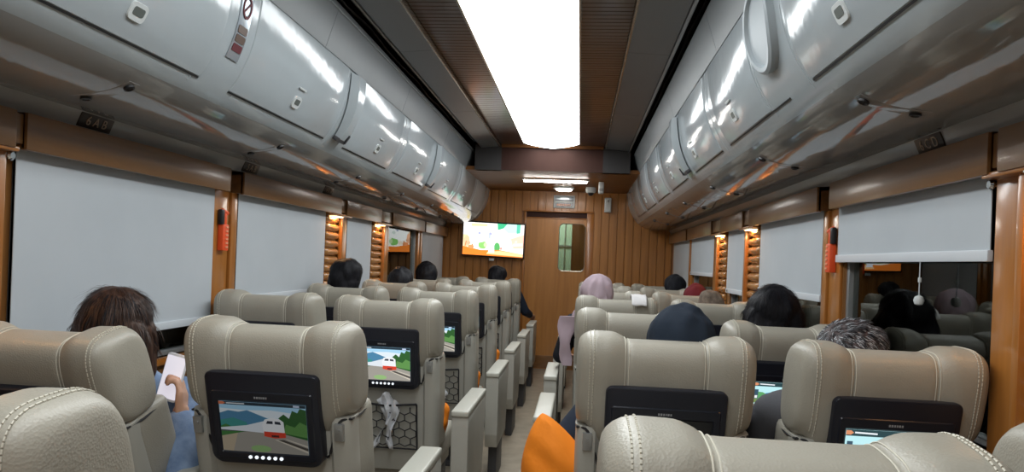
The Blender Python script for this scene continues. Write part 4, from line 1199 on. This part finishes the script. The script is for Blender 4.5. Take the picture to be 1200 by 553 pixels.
# lilac headscarf, right aisle row 4
r, P, hc, sz = person('person in a lilac headscarf with dark sleeve at the right side of the aisle', .47, 4.22, 1.25, [((.21, 4.5, .75), (.24, 4.74, .72), (.2, .9, -.1), (0, 0, -1)), None], cloth_='blackcloth', hx=-.05, hy=.25)
scarf(r, P, hc, sz, 'lilac', 'headscarf', False, .018)
bm = bmesh.new()
rs = []
for i in range(10):
    u = i / 9; z = 1.0 - .30 * u; w = .062 * (1 - .55 * u) + .01 * math.sin(u * 9)
    rs.append([(-.215 - .02 * math.sin(u * 3) + w * math.cos(a) * .9, .19 + w * .25 * math.sin(a) + .01 * math.sin(u * 9), z) for a in [2 * math.pi * j / 12 for j in range(12)]])
rings(bm, rs); obj('scarf_end', to_mesh('scarf_end', bm, 'lilac'), r)
# left window row 4
r, P, hc, sz = person('person with round black hair in front of the first log panel on the left', -1.12, 4.22, 1.285, [None, None], cloth_='blackcloth', hx=-.05, hy=.29)
hair_cap(r, P, 'hair_black', .028, strands=4000, slen=.035, mats=['hair_black'], seed=8)
r, P, hc, sz = person('person with dark hair below the dark left window, nearer of the two there', -1.09, 5.34, 1.225, [None, None], cloth_='greycloth', hx=-.01, hy=.29)
hair_cap(r, P, 'hair_black', .024, seed=9, strands=900)
r, P, hc, sz = person('person with black hair just left of the farthest left blind', -1.11, 6.46, 1.272, [None, None], skin='skin2', cloth_='navy', hx=-.02, hy=.29)
hair_cap(r, P, 'hair_black', .022, seed=10)
r, P, hc, sz = person('person with black hair and dark sleeve in the farthest left aisle seat under the television', -.555, 7.55, 1.262, [None, ((-.27, 7.9, .78), (-.22, 8.12, .72), (.1, .9, -.1), (0, 0, -1))], cloth_='navy', hx=-.02, hy=.26)
hair_cap(r, P, 'hair_black', .022, seed=11)
# right side far
r, P, hc, sz = person('person with close-cropped brown hair in the fourth-row right window seat', 1.10, 4.22, 1.19, [None, None], skin='skin2', cloth_='greycloth', hx=.0, hy=.27)
hair_cap(r, P, 'hair_buzz', .010, seed=12)
r, P, hc, sz = person('person in a maroon headscarf ahead of the close-cropped head on the right', 1.11, 5.34, 1.19, [None, None], cloth_='maroonc', hx=.075, hy=.27)
scarf(r, P, hc, sz, 'maroonc', 'headscarf', False, .016)
r, P, hc, sz = person('person in a black head covering near the farthest right blind', 1.11, 6.46, 1.25, [None, None], cloth_='blackcloth', hx=.07, hy=.28)
scarf(r, P, hc, sz, 'blackcloth', 'headscarf', False, .016)

# ------------------------------------------------------------------ world, camera, render settings
w = bpy.data.worlds.new('night'); SC.world = w; w.use_nodes = True
w.node_tree.nodes['Background'].inputs[0].default_value = (.004, .005, .008, 1)
w.node_tree.nodes['Background'].inputs[1].default_value = .5

cam = bpy.data.cameras.new('camera'); co = bpy.data.objects.new('camera', cam); COL.objects.link(co)
yaw, roll = R(5.33), R(2.273)
F = Vector((-math.sin(yaw), math.cos(yaw), 0)); Rt = Vector((math.cos(yaw), math.sin(yaw), 0)); U = Vector((0, 0, 1))
cr = math.cos(roll) * Rt + math.sin(roll) * U; cu = -math.sin(roll) * Rt + math.cos(roll) * U
mw = Matrix((( cr.x, cu.x, -F.x, .305), (cr.y, cu.y, -F.y, 0), (cr.z, cu.z, -F.z, 1.32), (0, 0, 0, 1)))
co.matrix_world = mw
cam.sensor_width = 36; cam.lens = 850 / 1200 * 36; cam.shift_y = 29.34 / 1200; cam.clip_start = .05
SC.camera = co
SC.view_settings.view_transform = 'Standard'; SC.view_settings.look = 'None'; SC.view_settings.gamma = 1; SC.view_settings.use_curve_mapping = False
SC.view_settings.exposure = 0
SC.cycles.use_denoising = True
SC.cycles.max_bounces = 8; SC.cycles.sample_clamp_indirect = 6
